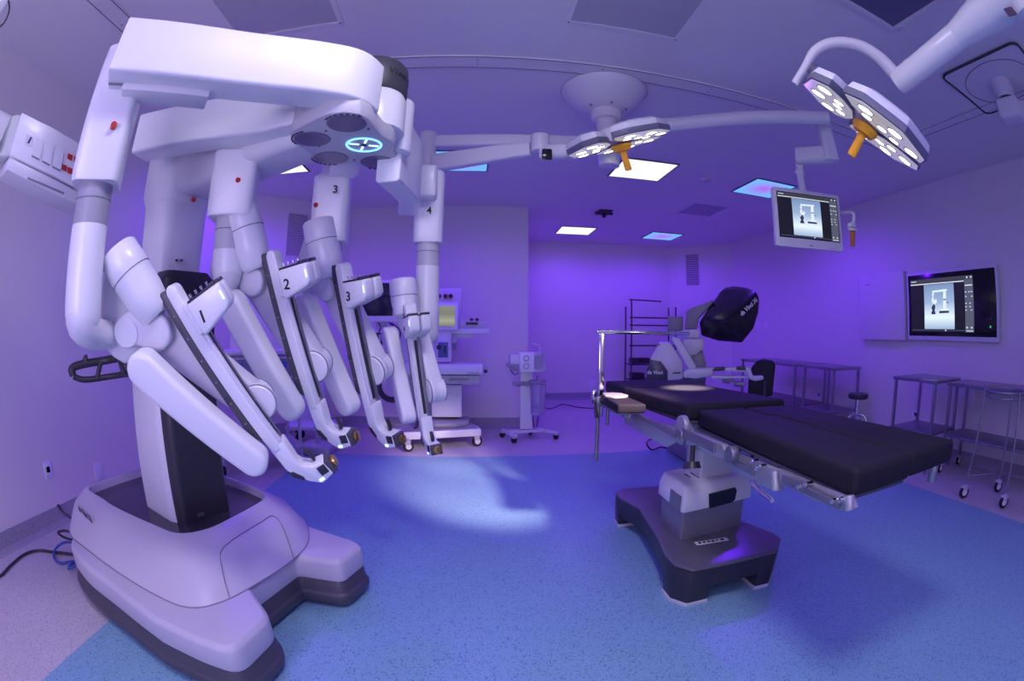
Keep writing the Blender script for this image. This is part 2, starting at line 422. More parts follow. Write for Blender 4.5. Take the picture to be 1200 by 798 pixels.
obj('tower_collar', loft([rrect_ring(RC, .150, .160, .08, 1.99, 6), rrect_ring(RC, .178, .178, .10, 2.05, 6), rrect_ring(RC, .178, .178, .10, 2.26, 6), rrect_ring(RC, .15, .15, .09, 2.29, 6)], b=.006), WHITE, robot)
for x in (207, 212.5):
    p_ = pd(x, 305, 2.44); nn = (p_ - CAMP).normalized(); obj('socket', cyl(p_ - nn * .0, p_ + nn * .09, .007, seg=12), DARK, tw)
p_ = pd(227, 234, 2.45); nn = (p_ - CAMP).normalized(); obj('red_indicator', cyl(p_, p_ + nn * .12, .013, seg=16), RED, tw)
pl = [rl(-.10, -.153, 1.60), rl(-.03, -.153, 1.60), rl(-.03, -.153, 1.69), rl(-.10, -.153, 1.69), rl(-.10, -.153, 1.60)]
obj('panel_seam', tube(pl, .0012, 5), SEAM, tw)
# ---- boom from the tower to the hub
HUBC = V((-.47, 1.76, 0))
bd = (HUBC - RC); bd.z = 0; bd.normalize(); bn = V((-bd.y, bd.x, 0))
def brect(p, hw, z0, z1, r=.05):
    return [V((p.x, p.y, (z0 + z1) / 2)) + bn * x + V((0, 0, y)) for x, y in rrect(2 * hw, z1 - z0, r, 4)]
obj('boom', loft([brect(RC - bd * .05, .15, 2.02, 2.33), brect(RC + bd * .35, .145, 2.03, 2.33), brect(RC + bd * .8, .13, 2.10, 2.35), brect(HUBC, .12, 2.12, 2.36)]), WHITE2, robot)
# ---- hub
hub_px = ((340, 159), (344, 153), (352, 149), (368, 141), (384, 134), (403, 131.5), (421, 134), (432, 140), (440, 150), (448, 160), (458, 165), (463, 170), (462, 178), (466, 190), (462, 196), (450, 198.5), (436, 198), (421, 192.5), (409, 192), (394, 194), (380, 194), (369, 189), (364, 181), (356, 175), (345, 169))
hub = obj('hub', prism([pz(x, y, 2.10) for x, y in hub_px], (0, 0, .07), .008, 2, 30), LGREY, robot)
def vent_disc(px, py, r):
    p = pz(px, py, 2.10)
    d = obj('fan_grille', lathe([(0, -.003), (r, -.003), (r + .003, 0), (r, .004)], p, (0, 0, 1), 36), MAT['grille_disc'], hub)
    return p
mat('grille_disc', (.22, .21, .28), .35, .5, noise=.15, scale=60)
for i, (px, py, r) in enumerate(((406, 145, .072), (366, 163, .072), (388, 185, .075), (443, 190, .078))):
    p = vent_disc(px, py, r)
    out = (p - V((-.46, 1.75, 2.1))); out.z = 0; a0 = math.atan2(out.y, out.x)
    for k in range(7):
        a = a0 + (k - 3) * .27; q = p + V((math.cos(a), math.sin(a), 0)) * (r + .012) + V((0, 0, -.001))
        obj('slot', box(q, (.006, .016, .004), rotz(a)), DARK, hub)
p = pz(426.5, 169.5, 2.10)
rr = [p + V((math.cos(k * math.pi / 18), math.sin(k * math.pi / 18), 0)) * .071 + V((0, 0, -.002)) for k in range(37)]
obj('light_ring', tube(rr, .0045, 8), BLUEL, hub)
for k in range(4):
    a = k * math.pi / 2 + .4; dv = V((math.cos(a), math.sin(a), 0))
    obj('light_spoke', box(p + dv * .041 + V((0, 0, -.002)), (.042, .009, .004), rotz(a), .001), CYANL, hub)
obj('hub_camera', cyl(p - V((0, 0, .004)), p, .011, seg=14), DARK, hub)
for x, y in ((382, 153), (374, 171), (432, 151), (415, 187), (402, 128 + 8)):
    q = pz(x, y, 2.10); obj('screw', cyl(q - V((0, 0, .003)), q, .005, seg=8), DARK, hub)
# hub upper body and dark cap
obj('hub_body', lathe([(.10, 0), (.135, .02), (.135, .17), (.12, .20)], V((-.42, 1.81, 2.15)), (0, 0, 1), 36), WHITE, robot)
cap = obj('hub_cap', lathe([(.143, 0), (.147, .01), (.143, .14), (.125, .165), (.02, .17)], V((-.435, 1.82, 2.345)), (0, 0, 1), 36), mat('cap_grey', (.055, .058, .068), .45), robot)
# lettering wrapped on the cap
for i, ch in enumerate('da Vinci Xi'):
    a = R(-78 + i * 9.0); nn = V((math.cos(a), math.sin(a), 0)); tt = V((-nn.y, nn.x, 0))
    if ch != ' ': text('maker_mark', ch, .040, frame_at(V((-.435, 1.82, 2.43)) + nn * .1465, tt, (0, 0, 1)), INK, cap, True)
# shoulder towers where the arms leave the hub
sh = [((-.47, 1.57), .085, 2.14, 2.33), ((-.64, 1.66), .085, 2.13, 2.30), ((-.34, 1.93), .075, 2.12, 2.38), ((-.58, 1.92), .07, 2.12, 2.32)]
for (x, y), r, z0, z1 in sh:
    obj('shoulder', cyl((x, y, z0), (x, y, z1), r, b=.012, seg=32), WHITE, robot)

# ---- the four instrument arms
def arm(num, shoulder, lk, drop, tube_, A, B, phi, elbow_bend, numeral):
    # horizontal link from the hub: plan points, half width, z0, z1
    pts, hw, z0, z1 = lk
    rings = []
    pts = [V((*p, 0)) for p in pts]; sp = smooth_path(pts, 5)
    for i, p in enumerate(sp):
        t = (sp[min(i + 1, len(sp) - 1)] - sp[max(i - 1, 0)]).normalized(); nn = V((-t.y, t.x, 0))
        rings.append([V((p.x, p.y, (z0 + z1) / 2)) + nn * x + V((0, 0, y)) for x, y in rrect(2 * hw, z1 - z0, .016, 4)])
    root = obj('instrument_arm', loft(rings, b=.006), WHITE, robot, label='arm numbered %d with its boom link' % num)
    # upright housing, grey sleeve, lower tube
    (dx, dy), dz0, dz1, w_, dp_, yaw = drop
    ax, ay = V((math.cos(yaw), math.sin(yaw), 0)), V((-math.sin(yaw), math.cos(yaw), 0)); c = V((dx, dy, 0))
    hs = obj('drop_housing', loft([rrect_ring(c, w_ / 2, dp_ / 2, .035, dz0, 5, ax, ay), rrect_ring(c, w_ / 2 + .004, dp_ / 2 + .004, .035, dz0 + .01, 5, ax, ay),
                                   rrect_ring(c, w_ / 2 + .006, dp_ / 2 + .006, .035, dz1 - .02, 5, ax, ay), rrect_ring(c, w_ / 2 - .012, dp_ / 2 - .012, .03, dz1, 5, ax, ay)]), WHITE, root)
    rs, zs0, zt0 = tube_
    obj('sleeve', lathe([(rs, 0), (rs, dz0 + .01 - zs0)], (dx, dy, zs0), (0, 0, 1), 32), LGREY if num != 1 else mat('sleeve_grey', (.36, .36, .42), .4), root)
    zr = zs0 + .62 * (dz0 - zs0)
    obj('sleeve_ring', lathe([(rs + .0005, 0), (rs + .002, .001), (rs + .002, .004), (rs + .0005, .005)], (dx, dy, zr), (0, 0, 1), 32), SEAM, root)
    obj('lower_tube', lathe([(rs * .55, -.045), (rs * .85, -.03), (rs + .002, .01), (rs + .003, .06), (rs + .001, zs0 - zt0 + .004)], (dx, dy, zt0), (0, 0, 1), 32), WHITE, root)
    # lower arm in its own frame
    A, B = V(A), V(B); L = (B - A).length; e1 = (B - A) / L
    n0 = (CAMP - A.lerp(B, .3)); n0 -= n0.dot(e1) * e1; n0.normalize(); s0 = e1.cross(n0)
    if s0.dot(_r) < 0: s0 = -s0
    s = math.cos(phi) * s0 + math.sin(phi) * n0; v = math.cos(phi) * n0 - math.sin(phi) * s0
    def q(t, a, b): return A + L * (t * e1 + a * s + b * v)
    def slab(pts, b0, b1, bev_=.008, seg=3):
        return prism([q(t, a, b0) for t, a in pts], v * (L * (b1 - b0)), bev_, seg, 40)
    # elbow: thick tilted cylinder, bracket and disc
    ea, eb = q(*elbow_bend[0]), q(*elbow_bend[1])
    d = (eb - ea)
    el = obj('elbow', lathe([(.03 * L, -.004 * L), (.11 * L, 0), (.120 * L, .012 * L), (.124 * L, .13 * L), (.120 * L, .14 * L), (.118 * L, d.length * .7), (.100 * L, d.length * .98), (.07 * L, d.length * 1.05)], ea, d, 36), WHITE, root)
    obj('elbow_seam', lathe([(.120 * L, 0), (.1245 * L, .001), (.1245 * L, .003), (.120 * L, .004)], ea + d.normalized() * .15 * L, d, 36), SEAM, root)
    tb = V((dx, dy, zt0))
    bracket = [(-.312, -.328), (-.26, -.40), (-.185, -.459), (-.082, -.546), (-.021, -.577), (.069, -.563), (.144, -.520), (.165, -.472), (.145, -.379), (.085, -.262), (-.106, -.215), (-.22, -.25)]
    obj('elbow_bracket', slab(bracket, -.17, -.01, .022, 4), WHITE2, root)
    bc = q(-.03, -.50, -.09)
    obj('tube_knee', tube([tb + V((0, 0, .05)), tb + V((0, 0, -.02)), tb.lerp(bc, .5) + V((0, 0, -.03)), bc], [rs * .99, rs * .97, .085 * L, .07 * L], 22, sm=5), WHITE2, root)
    dc = q(.024, -.369, .035)
    obj('elbow_disc', lathe([(.080 * L, -.14 * L), (.080 * L, 0), (.074 * L, .007 * L), (.01, .009 * L)], dc, v, 32), WHITE, root)
    obj('elbow_yoke', link(q(.02, -.33, -.03), q(.12, -.22, -.03), .085 * L, .10 * L, v, .13 * L, .016), WHITE2, root)
    # the two parallel links
    obj('front_link', link(q(.225, -.335, .12), q(.925, -.125, .12), .092 * L, .080 * L, v, .135 * L, .022 * L / .7, 14, 5), WHITE, root)
    rl_ = obj('rear_link', link(q(.15, -.22, -.10), q(.75, -.005, -.12), .115 * L, .098 * L, v, .14 * L, .018, 14, 4), WHITE2, root)
    obj('link_cap', lathe([(.100 * L, -.06 * L), (.100 * L, .0), (.088 * L, .014 * L), (.01, .02 * L)], q(.745, .0, -.19), -v, 32), WHITE, root)
    obj('link_ring', lathe([(.098 * L, 0), (.102 * L, .002), (.102 * L, .005), (.098 * L, .007)], q(.745, .0, -.192), -v, 32), SEAM, root)
    obj('link_boss', lathe([(.104 * L, -.03 * L), (.104 * L, .0), (.094 * L, .010 * L), (.01, .014 * L)], q(.745, .025, -.050), v, 32), WHITE, root)
    obj('link_ring', lathe([(.102 * L, 0), (.1065 * L, .002), (.1065 * L, .006), (.102 * L, .008)], q(.745, .025, -.058), v, 32), SEAM, root)
    # insertion rail
    def rr_(a0, a1, t0, t1): return [(t0, a0), (t0, a1), (t1, a1), (t1, a0)]
    capN = [(.02 - .04 * math.sin(math.pi * k / 8), -.045 + .0325 - .0325 * math.cos(math.pi * k / 8)) for k in range(9)]
    obj('insertion_rail', slab([(t, a) for t, a in capN] + [(.94, .020), (.99, .012), (.99, -.045)], -.05, .055, .006), WHITE, root)
    obj('rail_back', slab([(.0, -.088), (-.018, -.07), (-.01, -.044), (.90, -.044), (.86, -.088)], -.045, .05, .004), DARK2, root)
    obj('rail_groove', slab(rr_(.019, .0255, .30, .93), -.012, .014, 0), DARK, root)
    obj('rail_groove', slab(rr_(.019, .036, .28, .95), -.042, -.016, .001), STEELB, root)
    obj('rail_guide', slab(rr_(.018, .040, .20, .96), .026, .050, .002), WHITE2, root)
    for k in range(6):
        p_ = q(.12 + .13 * k, -.066, .0505); obj('rail_screw', cyl(p_, p_ + v * .002, .0035, seg=8), STEEL, root)
    for k in range(3):
        obj('latch_rib', slab(rr_(-.085, -.06, .60 + .014 * k, .606 + .014 * k), .05, .056, 0), DARK, root)
    # instrument drive: two lobes with a dark top edge
    lobe = [(.11, .035), (.108, .225), (.125, .238), (.215, .236), (.245, .215), (.285, .06), (.275, .035)]
    dr = obj('instrument_drive', slab(lobe, .010, .105, .012, 3), WHITE, root)
    obj('drive_lobe', slab([(t, a - .002) for t, a in lobe], -.090, -.006, .012, 3), WHITE2, root)
    obj('drive_carriage', slab(rr_(.01, .10, .10, .27), -.08, .09, .006), WHITE, root)
    obj('drive_top', slab([(.100, .05), (.100, .18), (.092, .19), (.092, .222), (.112, .226), (.112, .05)], .014, .101, .003), DARK, root)
    obj('drive_top', slab([(.100, .05), (.100, .18), (.092, .19), (.092, .222), (.112, .226), (.112, .05)], -.086, -.010, .003), DARK, root)
    for k in range(4):
        obj('drive_contact', cyl(q(.096, .07 + .035 * k, .06), q(.076, .07 + .035 * k, .06), .007 * L, seg=10), CHROME, root)
    obj('status_light', slab(rr_(.222, .232, .15, .195), .103, .1065, .001), CYANL, root)
    x_ = s + e1 * .2
    text('numeral', str(num), .085 * L if num < 4 else .07 * L, frame_at(q(.205, .085, .1065), x_, -e1), INK, root, True)
    # cannula mount
    cm = [(.955, -.048), (.955, .045), (1.05, .040), (1.10, .035), (1.13, .045), (1.165, .085), (1.175, .155), (1.265, .165), (1.285, .075), (1.235, .020), (1.165, -.030), (1.10, -.048)]
    obj('cannula_mount', slab(cm, -.05, .052, .007), WHITE, root)
    obj('mount_pad', slab([(1.125, -.050), (1.165, -.036), (1.215, .004), (1.190, .012), (1.13, -.02)], -.04, .056, .003), DARK, root)
    obj('mount_lever', slab([(1.075, .092), (1.08, .108), (1.13, .122), (1.165, .115), (1.16, .098), (1.12, .10)], -.015, .015, .004), DARK, root)
    obj('mount_clamp', slab([(1.18, .150), (1.18, .185), (1.265, .190), (1.27, .155)], -.045, .05, .004), DARK2, root)
    obj('clamp_ring', lathe([(.022 * L, 0), (.034 * L, .004), (.034 * L, .02 * L), (.022 * L, .024 * L)], q(1.225, .185, .0), s, 20), GOLD, root)
    obj('clamp_side', slab(rr_(.10, .15, 1.185, 1.24), .051, .058, .002), DARK, root)
    obj('mount_light', slab(rr_(.07, .10, 1.25, 1.268), .052, .055, .001), CYANL, root)
    # red marker and printed number on the housing
    for (px, py, d_) in numeral.get('dot', ()):
        p_ = pd(px, py, d_); nn = (CAMP - p_); nn.z = 0; nn.normalize(); obj('red_indicator', join(cyl(p_ - nn * .03, p_ + nn * .002, .012, seg=16)), RED, root)
    for (px, py, d_, sz) in numeral.get('num', ()):
        p_ = pd(px, py, d_); text('numeral', str(num), sz, frame_at(p_, ax, (0, 0, 1)), INK, root, True)
    return root, q, L
def hpt(px, py, d): p = pd(px, py, d); return (p.x, p.y)

# arm 1 (nearest)
d1 = hpt(110, 232, 1.74)
y1 = math.atan2(.52, .66)
EB = ((-.349, -.21, -.02), (.045, -.165, .0))
r1_, q1_, L1_ = arm(1, None, ([(-1.195, .97), (-.89, 1.225), (-.72, 1.34), (-.56, 1.43), (-.46, 1.50), (-.42, 1.60)], .075, 2.155, 2.375),
    ((d1[0], d1[1]), 1.835, 2.36, .185, .17, y1), (.070, 1.695, 1.40), pd(205, 336, 1.66), pd(330, 524, 1.76), R(20), EB, {'dot': ((133.5, 146, 1.70),)})
tv_ = V((.79, .61, 0))
obj('link_tray', box(V((-1.055, 1.165, 2.143)), (.34, .11, .03), rotz(math.atan2(.27, .33)), .008), WHITE2, r1_)
obj('link_slot', box(V((-1.15, 1.03, 2.153)), (.14, .012, .006), rotz(math.atan2(.27, .33)), .001), SEAM, r1_)
# arm 2
d2 = hpt(276, 215, 2.22)
arm(2, None, ([(-1.56, 1.64), (-1.2, 1.67), (-.9, 1.70), (-.68, 1.66)], .075, 2.15, 2.35),
    ((d2[0], d2[1]), 1.845, 2.16, .205, .18, R(18)), (.072, 1.70, 1.60), pd(323, 296, 2.06), pd(374, 478, 2.14), R(30), EB, {'dot': ((279, 211, 2.12),)})
# arm 3
d3 = hpt(389, 240, 2.50)
arm(3, None, ([(d3[0], d3[1]), (-.64, 2.2), (-.60, 2.05), (-.56, 1.90)], .075, 2.13, 2.30),
    ((d3[0], d3[1]), 1.80, 2.16, .185, .16, R(8)), (.068, 1.70, 1.62), pd(404, 311, 2.30), pd(438, 478, 2.40), R(44), EB, {'dot': ((370, 240, 2.42),), 'num': ((393, 222, 2.405, .055),)})
# arm 4
d4 = hpt(503, 250, 2.86)
r4_, _, _ = arm(4, None, ([(d4[0] - .10, d4[1] - .22), (-.31, 2.30), (-.33, 2.10), (-.36, 1.92)], .055, 1.99, 2.32),
    ((d4[0], d4[1]), 1.87, 2.32, .165, .15, R(0)), (.069, 1.73, 1.33), pd(481, 358, 2.50), pd(499, 494, 2.50), R(72),
    ((-.26, -.16, .0), (.06, -.16, .0)), {'num': ((503, 247, 2.70, .06),)})
obj('link_bracket', box(V((d4[0] - .01, d4[1] - .11, 2.215)), (.12, .13, .20), None, .02, 3), WHITE, r4_)
# tower marker and tail handle
p_ = pd(227, 234, 2.50)
hp = lambda x, y, d=2.62: pd(x, y, d)
hb_ = obj('tail_handle', join(tube([hp(86, 440), hp(84, 432), hp(96, 427), hp(125, 422), hp(150, 417, 2.5)], .022, 12, sm=4), tube([hp(86, 441), hp(100, 445), hp(130, 441), hp(156, 437, 2.5)], .016, 12, sm=4)), DARK, robot)
obj('handle_grip', tube([hp(103, 428), hp(100, 421), hp(103, 419)], .018, 12, sm=3), DARK, hb_)
obj('handle_strut', tube([hp(118, 424), hp(114, 443)], .014, 10), DARK, hb_)
obj('handle_strut', tube([hp(140, 420, 2.55), hp(146, 440, 2.5)], .016, 10), DARK, hb_)
obj('handle_arm', tube([hp(150, 428, 2.5), rl(-.25, 0, 1.12), rl(-.1, 0, 1.10)], .03, 12, sm=4), DARK, hb_)
# ================================================================== ceiling fixtures
def hull(pts, b=0.0, seg=2):
    bm = bmesh.new(); vs_ = [bm.verts.new(V(p)) for p in pts]
    r = bmesh.ops.convex_hull(bm, input=vs_)
    bmesh.ops.delete(bm, geom=[g for g in r['geom_interior'] + r['geom_unused'] if isinstance(g, bmesh.types.BMVert)], context='VERTS')
    bmesh.ops.dissolve_limit(bm, angle_limit=R(3), verts=bm.verts, edges=bm.edges)
    return bev(bm, b, seg)
def pane_mat(name, edge, mid, strength):
    m = bpy.data.materials.new(name); m.use_nodes = True; nt = m.node_tree
    for n in list(nt.nodes): nt.nodes.remove(n)
    o = nt.nodes.new('ShaderNodeOutputMaterial'); e = nt.nodes.new('ShaderNodeEmission'); tc = nt.nodes.new('ShaderNodeTexCoord')
    ln = nt.nodes.new('ShaderNodeVectorMath'); ln.operation = 'LENGTH'; cr = nt.nodes.new('ShaderNodeValToRGB')
    nt.links.new(tc.outputs['Object'], ln.inputs[0]); nt.links.new(ln.outputs['Value'], cr.inputs[0])
    cr.color_ramp.elements[0].color = (*mid, 1); cr.color_ramp.elements[0].position = .03; cr.color_ramp.elements[1].color = (*edge, 1); cr.color_ramp.elements[1].position = .33
    nt.links.new(cr.outputs[0], e.inputs[0]); e.inputs[1].default_value = strength; nt.links.new(e.outputs[0], o.inputs[0])
    return m
PWHITE = pane_mat('panel_white', (1, 1, 1), (1, 1, 1), 1.02)
PBLUE = pane_mat('panel_blue', (.16, .50, 1.0), (.42, .16, .90), 1.0)
FRAMED = mat('panel_frame', (.16, .14, .24), .5)
def panel(x, y, m, label, s=.60):
    t = thing('ceiling_light', label, 'ceiling light', (x, y, CEIL - .02), 'square light panels in the ceiling')
    fr = join(*[span((x - s / 2 - .015, y + k * (s / 2 + .0075) - .0075, CEIL - .012), (x + s / 2 + .015, y + k * (s / 2 + .0075) + .0075, CEIL)) for k in (-1, 1)],
              *[span((x + k * (s / 2 + .0075) - .0075, y - s / 2, CEIL - .012), (x + k * (s / 2 + .0075) + .0075, y + s / 2, CEIL)) for k in (-1, 1)])
    obj('frame', fr, FRAMED, t, False)
    bm = span((-s / 2, -s / 2, -.004), (s / 2, s / 2, 0))
    me = bpy.data.meshes.new('diffuser'); bm.to_mesh(me); bm.free(); me.materials.append(m)
    o = bpy.data.objects.new('diffuser', me); COL.objects.link(o); o.parent = t; o.location = (0, 0, .016)
panel(1.83, 4.62, PWHITE, 'bright white square ceiling panel just behind the orange-handled lamp head')
panel(1.83, 7.95, PWHITE, 'white square ceiling panel farthest back, above the recessed far wall')
panel(3.48, 4.62, PBLUE, 'blue glowing square ceiling panel beside the hanging monitor')
panel(3.48, 7.95, PBLUE, 'blue glowing square ceiling panel near the far right corner')
panel(-.14, 4.68, PBLUE, 'blue glowing ceiling panel behind the folded lamp arm')
panel(-2.12, 4.50, PWHITE, 'white ceiling panel glimpsed in the gap behind robot arm 2')
# perforated air panels of the clean-air field
PERF = mat('perforated_metal', (.50, .50, .54), .5, noise=.1, scale=300)
def airpanel(x0, x1, y0, y1, label, m=PERF, name='ceiling_diffuser', dz=.006):
    t = thing(name, label, 'air diffuser', ((x0 + x1) / 2, (y0 + y1) / 2, CEIL - dz))
    obj('rim', join(span((x0, y0, CEIL - dz), (x1, y0 + .03, CEIL)), span((x0, y1 - .03, CEIL - dz), (x1, y1, CEIL)), span((x0, y0 + .03, CEIL - dz), (x0 + .03, y1 - .03, CEIL)), span((x1 - .03, y0 + .03, CEIL - dz), (x1, y1 - .03, CEIL))), CEILM, t, False)
    obj('sheet', span((x0 + .03, y0 + .03, CEIL - dz * .4), (x1 - .03, y1 - .03, CEIL)), m, t, False)
    for a in (x0 + .02, x1 - .02):
        for b in (y0 + .02, y1 - .02): obj('screw', cyl((a, b, CEIL - dz - .003), (a, b, CEIL - dz + .001), .007, seg=8), SEAM, t)
airpanel(.49, 1.19, 1.50, 2.20, 'perforated square air panel in the ceiling at the top centre')
airpanel(-1.47, -.77, 1.50, 2.20, 'perforated square air panel in the ceiling above the robot')
t = thing('unlit_light_panel', 'unlit dark square light panel in the ceiling above the right lamp', 'ceiling light', (2.1, 1.0, CEIL - .02))
obj('frame', join(span((1.66, 1.27, CEIL - .016), (2.30, 1.30, CEIL)), span((2.27, .66, CEIL - .016), (2.30, 1.27, CEIL)), span((1.66, .66, CEIL - .016), (1.69, 1.27, CEIL)), span((1.69, .66, CEIL - .016), (2.27, .69, CEIL))), CEILM, t, False)
obj('diffuser', span((1.69, .69, CEIL - .005), (2.27, 1.27, CEIL)), mat('unlit_pane', (.13, .13, .24), .3), t, False)
# small ceiling items
t = thing('smoke_detector', 'small round white smoke detector on the ceiling between two panels', 'detector', (2.63, 4.63, CEIL - .05))
obj('base', cyl((2.63, 4.63, CEIL - .02), (2.63, 4.63, CEIL), .06, b=.004), WHITE2, t)
obj('head', lathe([(.02, 0), (.04, .008), (.05, .03)], (2.63, 4.63, CEIL - .05), (0, 0, 1), 24), LGREY, t)
t = thing('ceiling_hook', 'dark cross-shaped fixture on the ceiling above the suction unit', 'fixture', (1.94, 6.55, CEIL - .06))
obj('plate', box((1.94, 6.55, CEIL - .015), (.20, .26, .03), None, .008), DARK, t)
obj('arm', box((1.94, 6.55, CEIL - .03), (.27, .06, .03), None, .008), DARK, t)
obj('stem', cyl((1.94, 6.55, CEIL - .09), (1.94, 6.55, CEIL - .03), .03), DARK, t)
airpanel(2.98, 3.58, 5.62, 6.28, 'plain square air diffuser in the ceiling near the back right', mat('diffuser_grey', (.45, .42, .50), .6), 'air_diffuser', .004)

# ================================================================== surgical lights
LENS = mat('lens_glow', (.9, .9, .9), .2, emit=(1.0, .97, .93), es=5.0)
LENSP = mat('lens_pane', (.42, .40, .42), .15, emit=(1.0, .93, .88), es=.28)
RIMG = mat('rim_grey', (.16, .17, .24), .35)
def lamp_head(t, c, nrm, xdir, Rr=.33, petals=3, rot=0.0):
    m = frame_at(c, xdir, V(nrm).cross(V(xdir)))          # z = light direction
    def P(x, y, z): return m @ V((x, y, z))
    nz = (m.to_3x3() @ V((0, 0, 1)))
    obj('centre_shell', lathe([(.02, -.11), (.10, -.10), (.135, -.06), (.14, -.012)], c, nz, 32), WHITE, t)
    step = 360 / petals
    for k in range(petals):
        a0 = rot + k * step; half = step / 2 - 3
        pol = [(-half * .78, .10), (-half * .97, .20), (-half * .92, .30), (-half * .62, Rr), (0, Rr * 1.03), (half * .62, Rr), (half * .92, .30), (half * .97, .20), (half * .78, .10)]
        def ring(s, z): 
            out = []
            for a, r in pol:
                x, y = r * math.cos(R(a0 + a)), r * math.sin(R(a0 + a))
                cx, cy = .21 * math.cos(R(a0)), .21 * math.sin(R(a0))
                out.append(P(cx + (x - cx) * s, cy + (y - cy) * s, z))
            return out
        pe = obj('petal', loft([ring(.72, -.085), ring(.93, -.07), ring(.98, -.035)], b=.004), WHITE, t)
        obj('rim', loft([ring(.99, -.036), ring(1.0, -.03), ring(1.0, -.004), ring(.97, .0)]), RIMG, pe)
        obj('pane', loft([ring(.96, -.01), ring(.95, .003)]), LENSP, pe)
        for (ra, aa) in ((.155, 0), (.255, -half * .62), (.255, -half * .08 + 2), (.255, half * .55), (.165, half * .52), (.165, -half * .52)):
            x, y = ra * math.cos(R(a0 + aa)), ra * math.sin(R(a0 + aa)); rr_ = .036 if ra > .2 else .026
            obj('lens', lathe([(rr_, 0), (rr_ * .9, .006), (.004, .009)], P(x, y, .002), nz, 20), LENS, pe)
            obj('lens_ring', lathe([(rr_, 0), (rr_ + .004, .003), (rr_ + .004, .005), (rr_, .006)], P(x, y, .001), nz, 20), WHITE2, pe)
    h = obj('handle', lathe([(.02, 0), (.062, .004), (.066, .02), (.058, .03), (.05, .045), (.024, .05), (.019, .07), (.021, .16), (.018, .168)], P(0, 0, .006), nz, 28), ORANGE, t)
    return P, nz
# ceiling dome and the shared post
dome = thing('ceiling_mount', 'large round white ceiling dome carrying the lamp and monitor arms', 'ceiling mount', (.94, 3.0, 2.62))
obj('canopy', lathe([(.06, -.19), (.12, -.185), (.20, -.15), (.29, -.05), (.315, -.01), (.315, 0)], (.94, 3.0, CEIL), (0, 0, 1), 40), WHITE2, dome)
obj('canopy_rim', lathe([(.315, -.012), (.325, -.010), (.325, 0), (.315, 0)], (.94, 3.0, CEIL), (0, 0, 1), 40), LGREY, dome)
obj('post', join(cyl((.94, 3.0, 2.50), (.94, 3.0, 2.96), .075, b=.01), cyl((.94, 3.0, 2.86), (.94, 3.0, 2.95), .11, b=.01)), WHITE2, dome)
for k in range(3):
    a = R(-150 + 60 * k); q = V((.94 + .15 * math.cos(a), 3.0 + .15 * math.sin(a), CEIL - .172)); obj('screw', cyl(q - V((0, 0, .01)), q + V((0, 0, .01)), .008, seg=8), SEAM, dome)

def beam(a, b, w, h, r=.02, w2=None, h2=None):
    a, b = V(a), V(b); d = (b - a).normalized(); x = d.cross(V((0, 0, 1))).normalized(); y = x.cross(d); w2 = w2 or w; h2 = h2 or h
    return loft([[p + x * u + y * v_ for u, v_ in rrect(ww, hh, min(r, ww * .45, hh * .45), 4)] for p, ww, hh in ((a, w, h), (b, w2, h2))], b=.006)
# lamp head over the table
L1C = pd(727, 168, 2.92); L1T = V((1.36, 2.72, 1.0)); n1 = (V((1.48, 2.80, 1.0)) - L1C).normalized()
l1 = thing('surgical_light', 'surgical light with orange handle hanging at centre, aimed at the table', 'surgical light', (L1C.x, L1C.y, L1C.z - .2))
P1, nz1 = lamp_head(l1, L1C, n1, V((1, -.15, .3)), .325, 3, 180)
j1 = pd(652, 179, 2.98); back1 = L1C - n1 * .08
obj('yoke', tube([pd(700, 168, 2.95), pd(690, 171, 2.96), pd(668, 176, 2.97)], .036, 16), RIMG, l1)
jt = obj('joint', join(beam(pd(672, 177, 2.97), pd(634, 180, 3.02), .10, .10, .035), cyl(pd(633, 170, 3.05) + V((0, 0, -.05)), pd(633, 170, 3.05) + V((0, 0, .07)), .06, b=.01)), WHITE2, l1)
o_ = pd(641, 181, 2.94)
obj('display', tf(plate(.062, .075, .006, .012, .002), frame_at(o_, (1, -.1, 0), (0, 0, 1)) @ M.Rotation(0, 4, 'X')), BLACKG, jt)
e1_ = pd(504, 186, 3.30)
obj('spring_arm', beam(pd(622, 175, 3.06), e1_ + V((.02, 0, -.04)), .07, .10, .02, .07, .13), WHITE2, l1)
obj('upper_arm', beam(V((.84, 3.0, 2.66)), e1_ + V((0, .02, .13)), .09, .09, .02), WHITE2, l1)
obj('elbow', cyl(e1_ + V((-.02, 0, -.12)), e1_ + V((-.02, 0, .20)), .06, b=.01), WHITE2, l1)
# lamp head at the right
L2C = pd(1016, 146, 2.22); L2T = V((-.05, 3.72, 0)); n2 = (L2T - L2C).normalized()
l2 = thing('surgical_light', 'tilted surgical light with orange handle at upper right, on a curved white arm', 'surgical light', (L2C.x, L2C.y, L2C.z - .2))
P2, nz2 = lamp_head(l2, L2C, n2, V((.6, -.5, -.62)), .335, 3, 60)
a0_ = pd(1058, 97, 2.30)
obj('swan_neck', tube([a0_, pd(1046, 84, 2.30), pd(1030, 67, 2.30), pd(1006, 53, 2.30), pd(976, 50, 2.28), pd(955, 60, 2.26), pd(944, 78, 2.24), pd(931, 98, 2.22)], [.040, .038, .036, .034, .031, .028, .024, .016], 18, sm=4), WHITE2, l2)
obj('yoke', tube([pd(948, 78, 2.24), pd(958, 86, 2.25), pd(972, 96, 2.26)], .030, 14), RIMG, l2)
obj('tube_arm', cyl(pd(1052, 98, 2.30), pd(1130, 35, 2.20), .058, b=.012), WHITE, l2)
obj('tube_collar', cyl(pd(1068, 85, 2.29), pd(1072, 82, 2.285), .060), WHITE2, l2)
obj('arm_cone', tube([pd(1118, 45, 2.21), pd(1140, 27, 2.19), pd(1165, 8, 2.17), pd(1205, -22, 2.12)], [.056, .075, .095, .10], 22), WHITE, l2)
cj = V((2.00, -.15, 2.62))
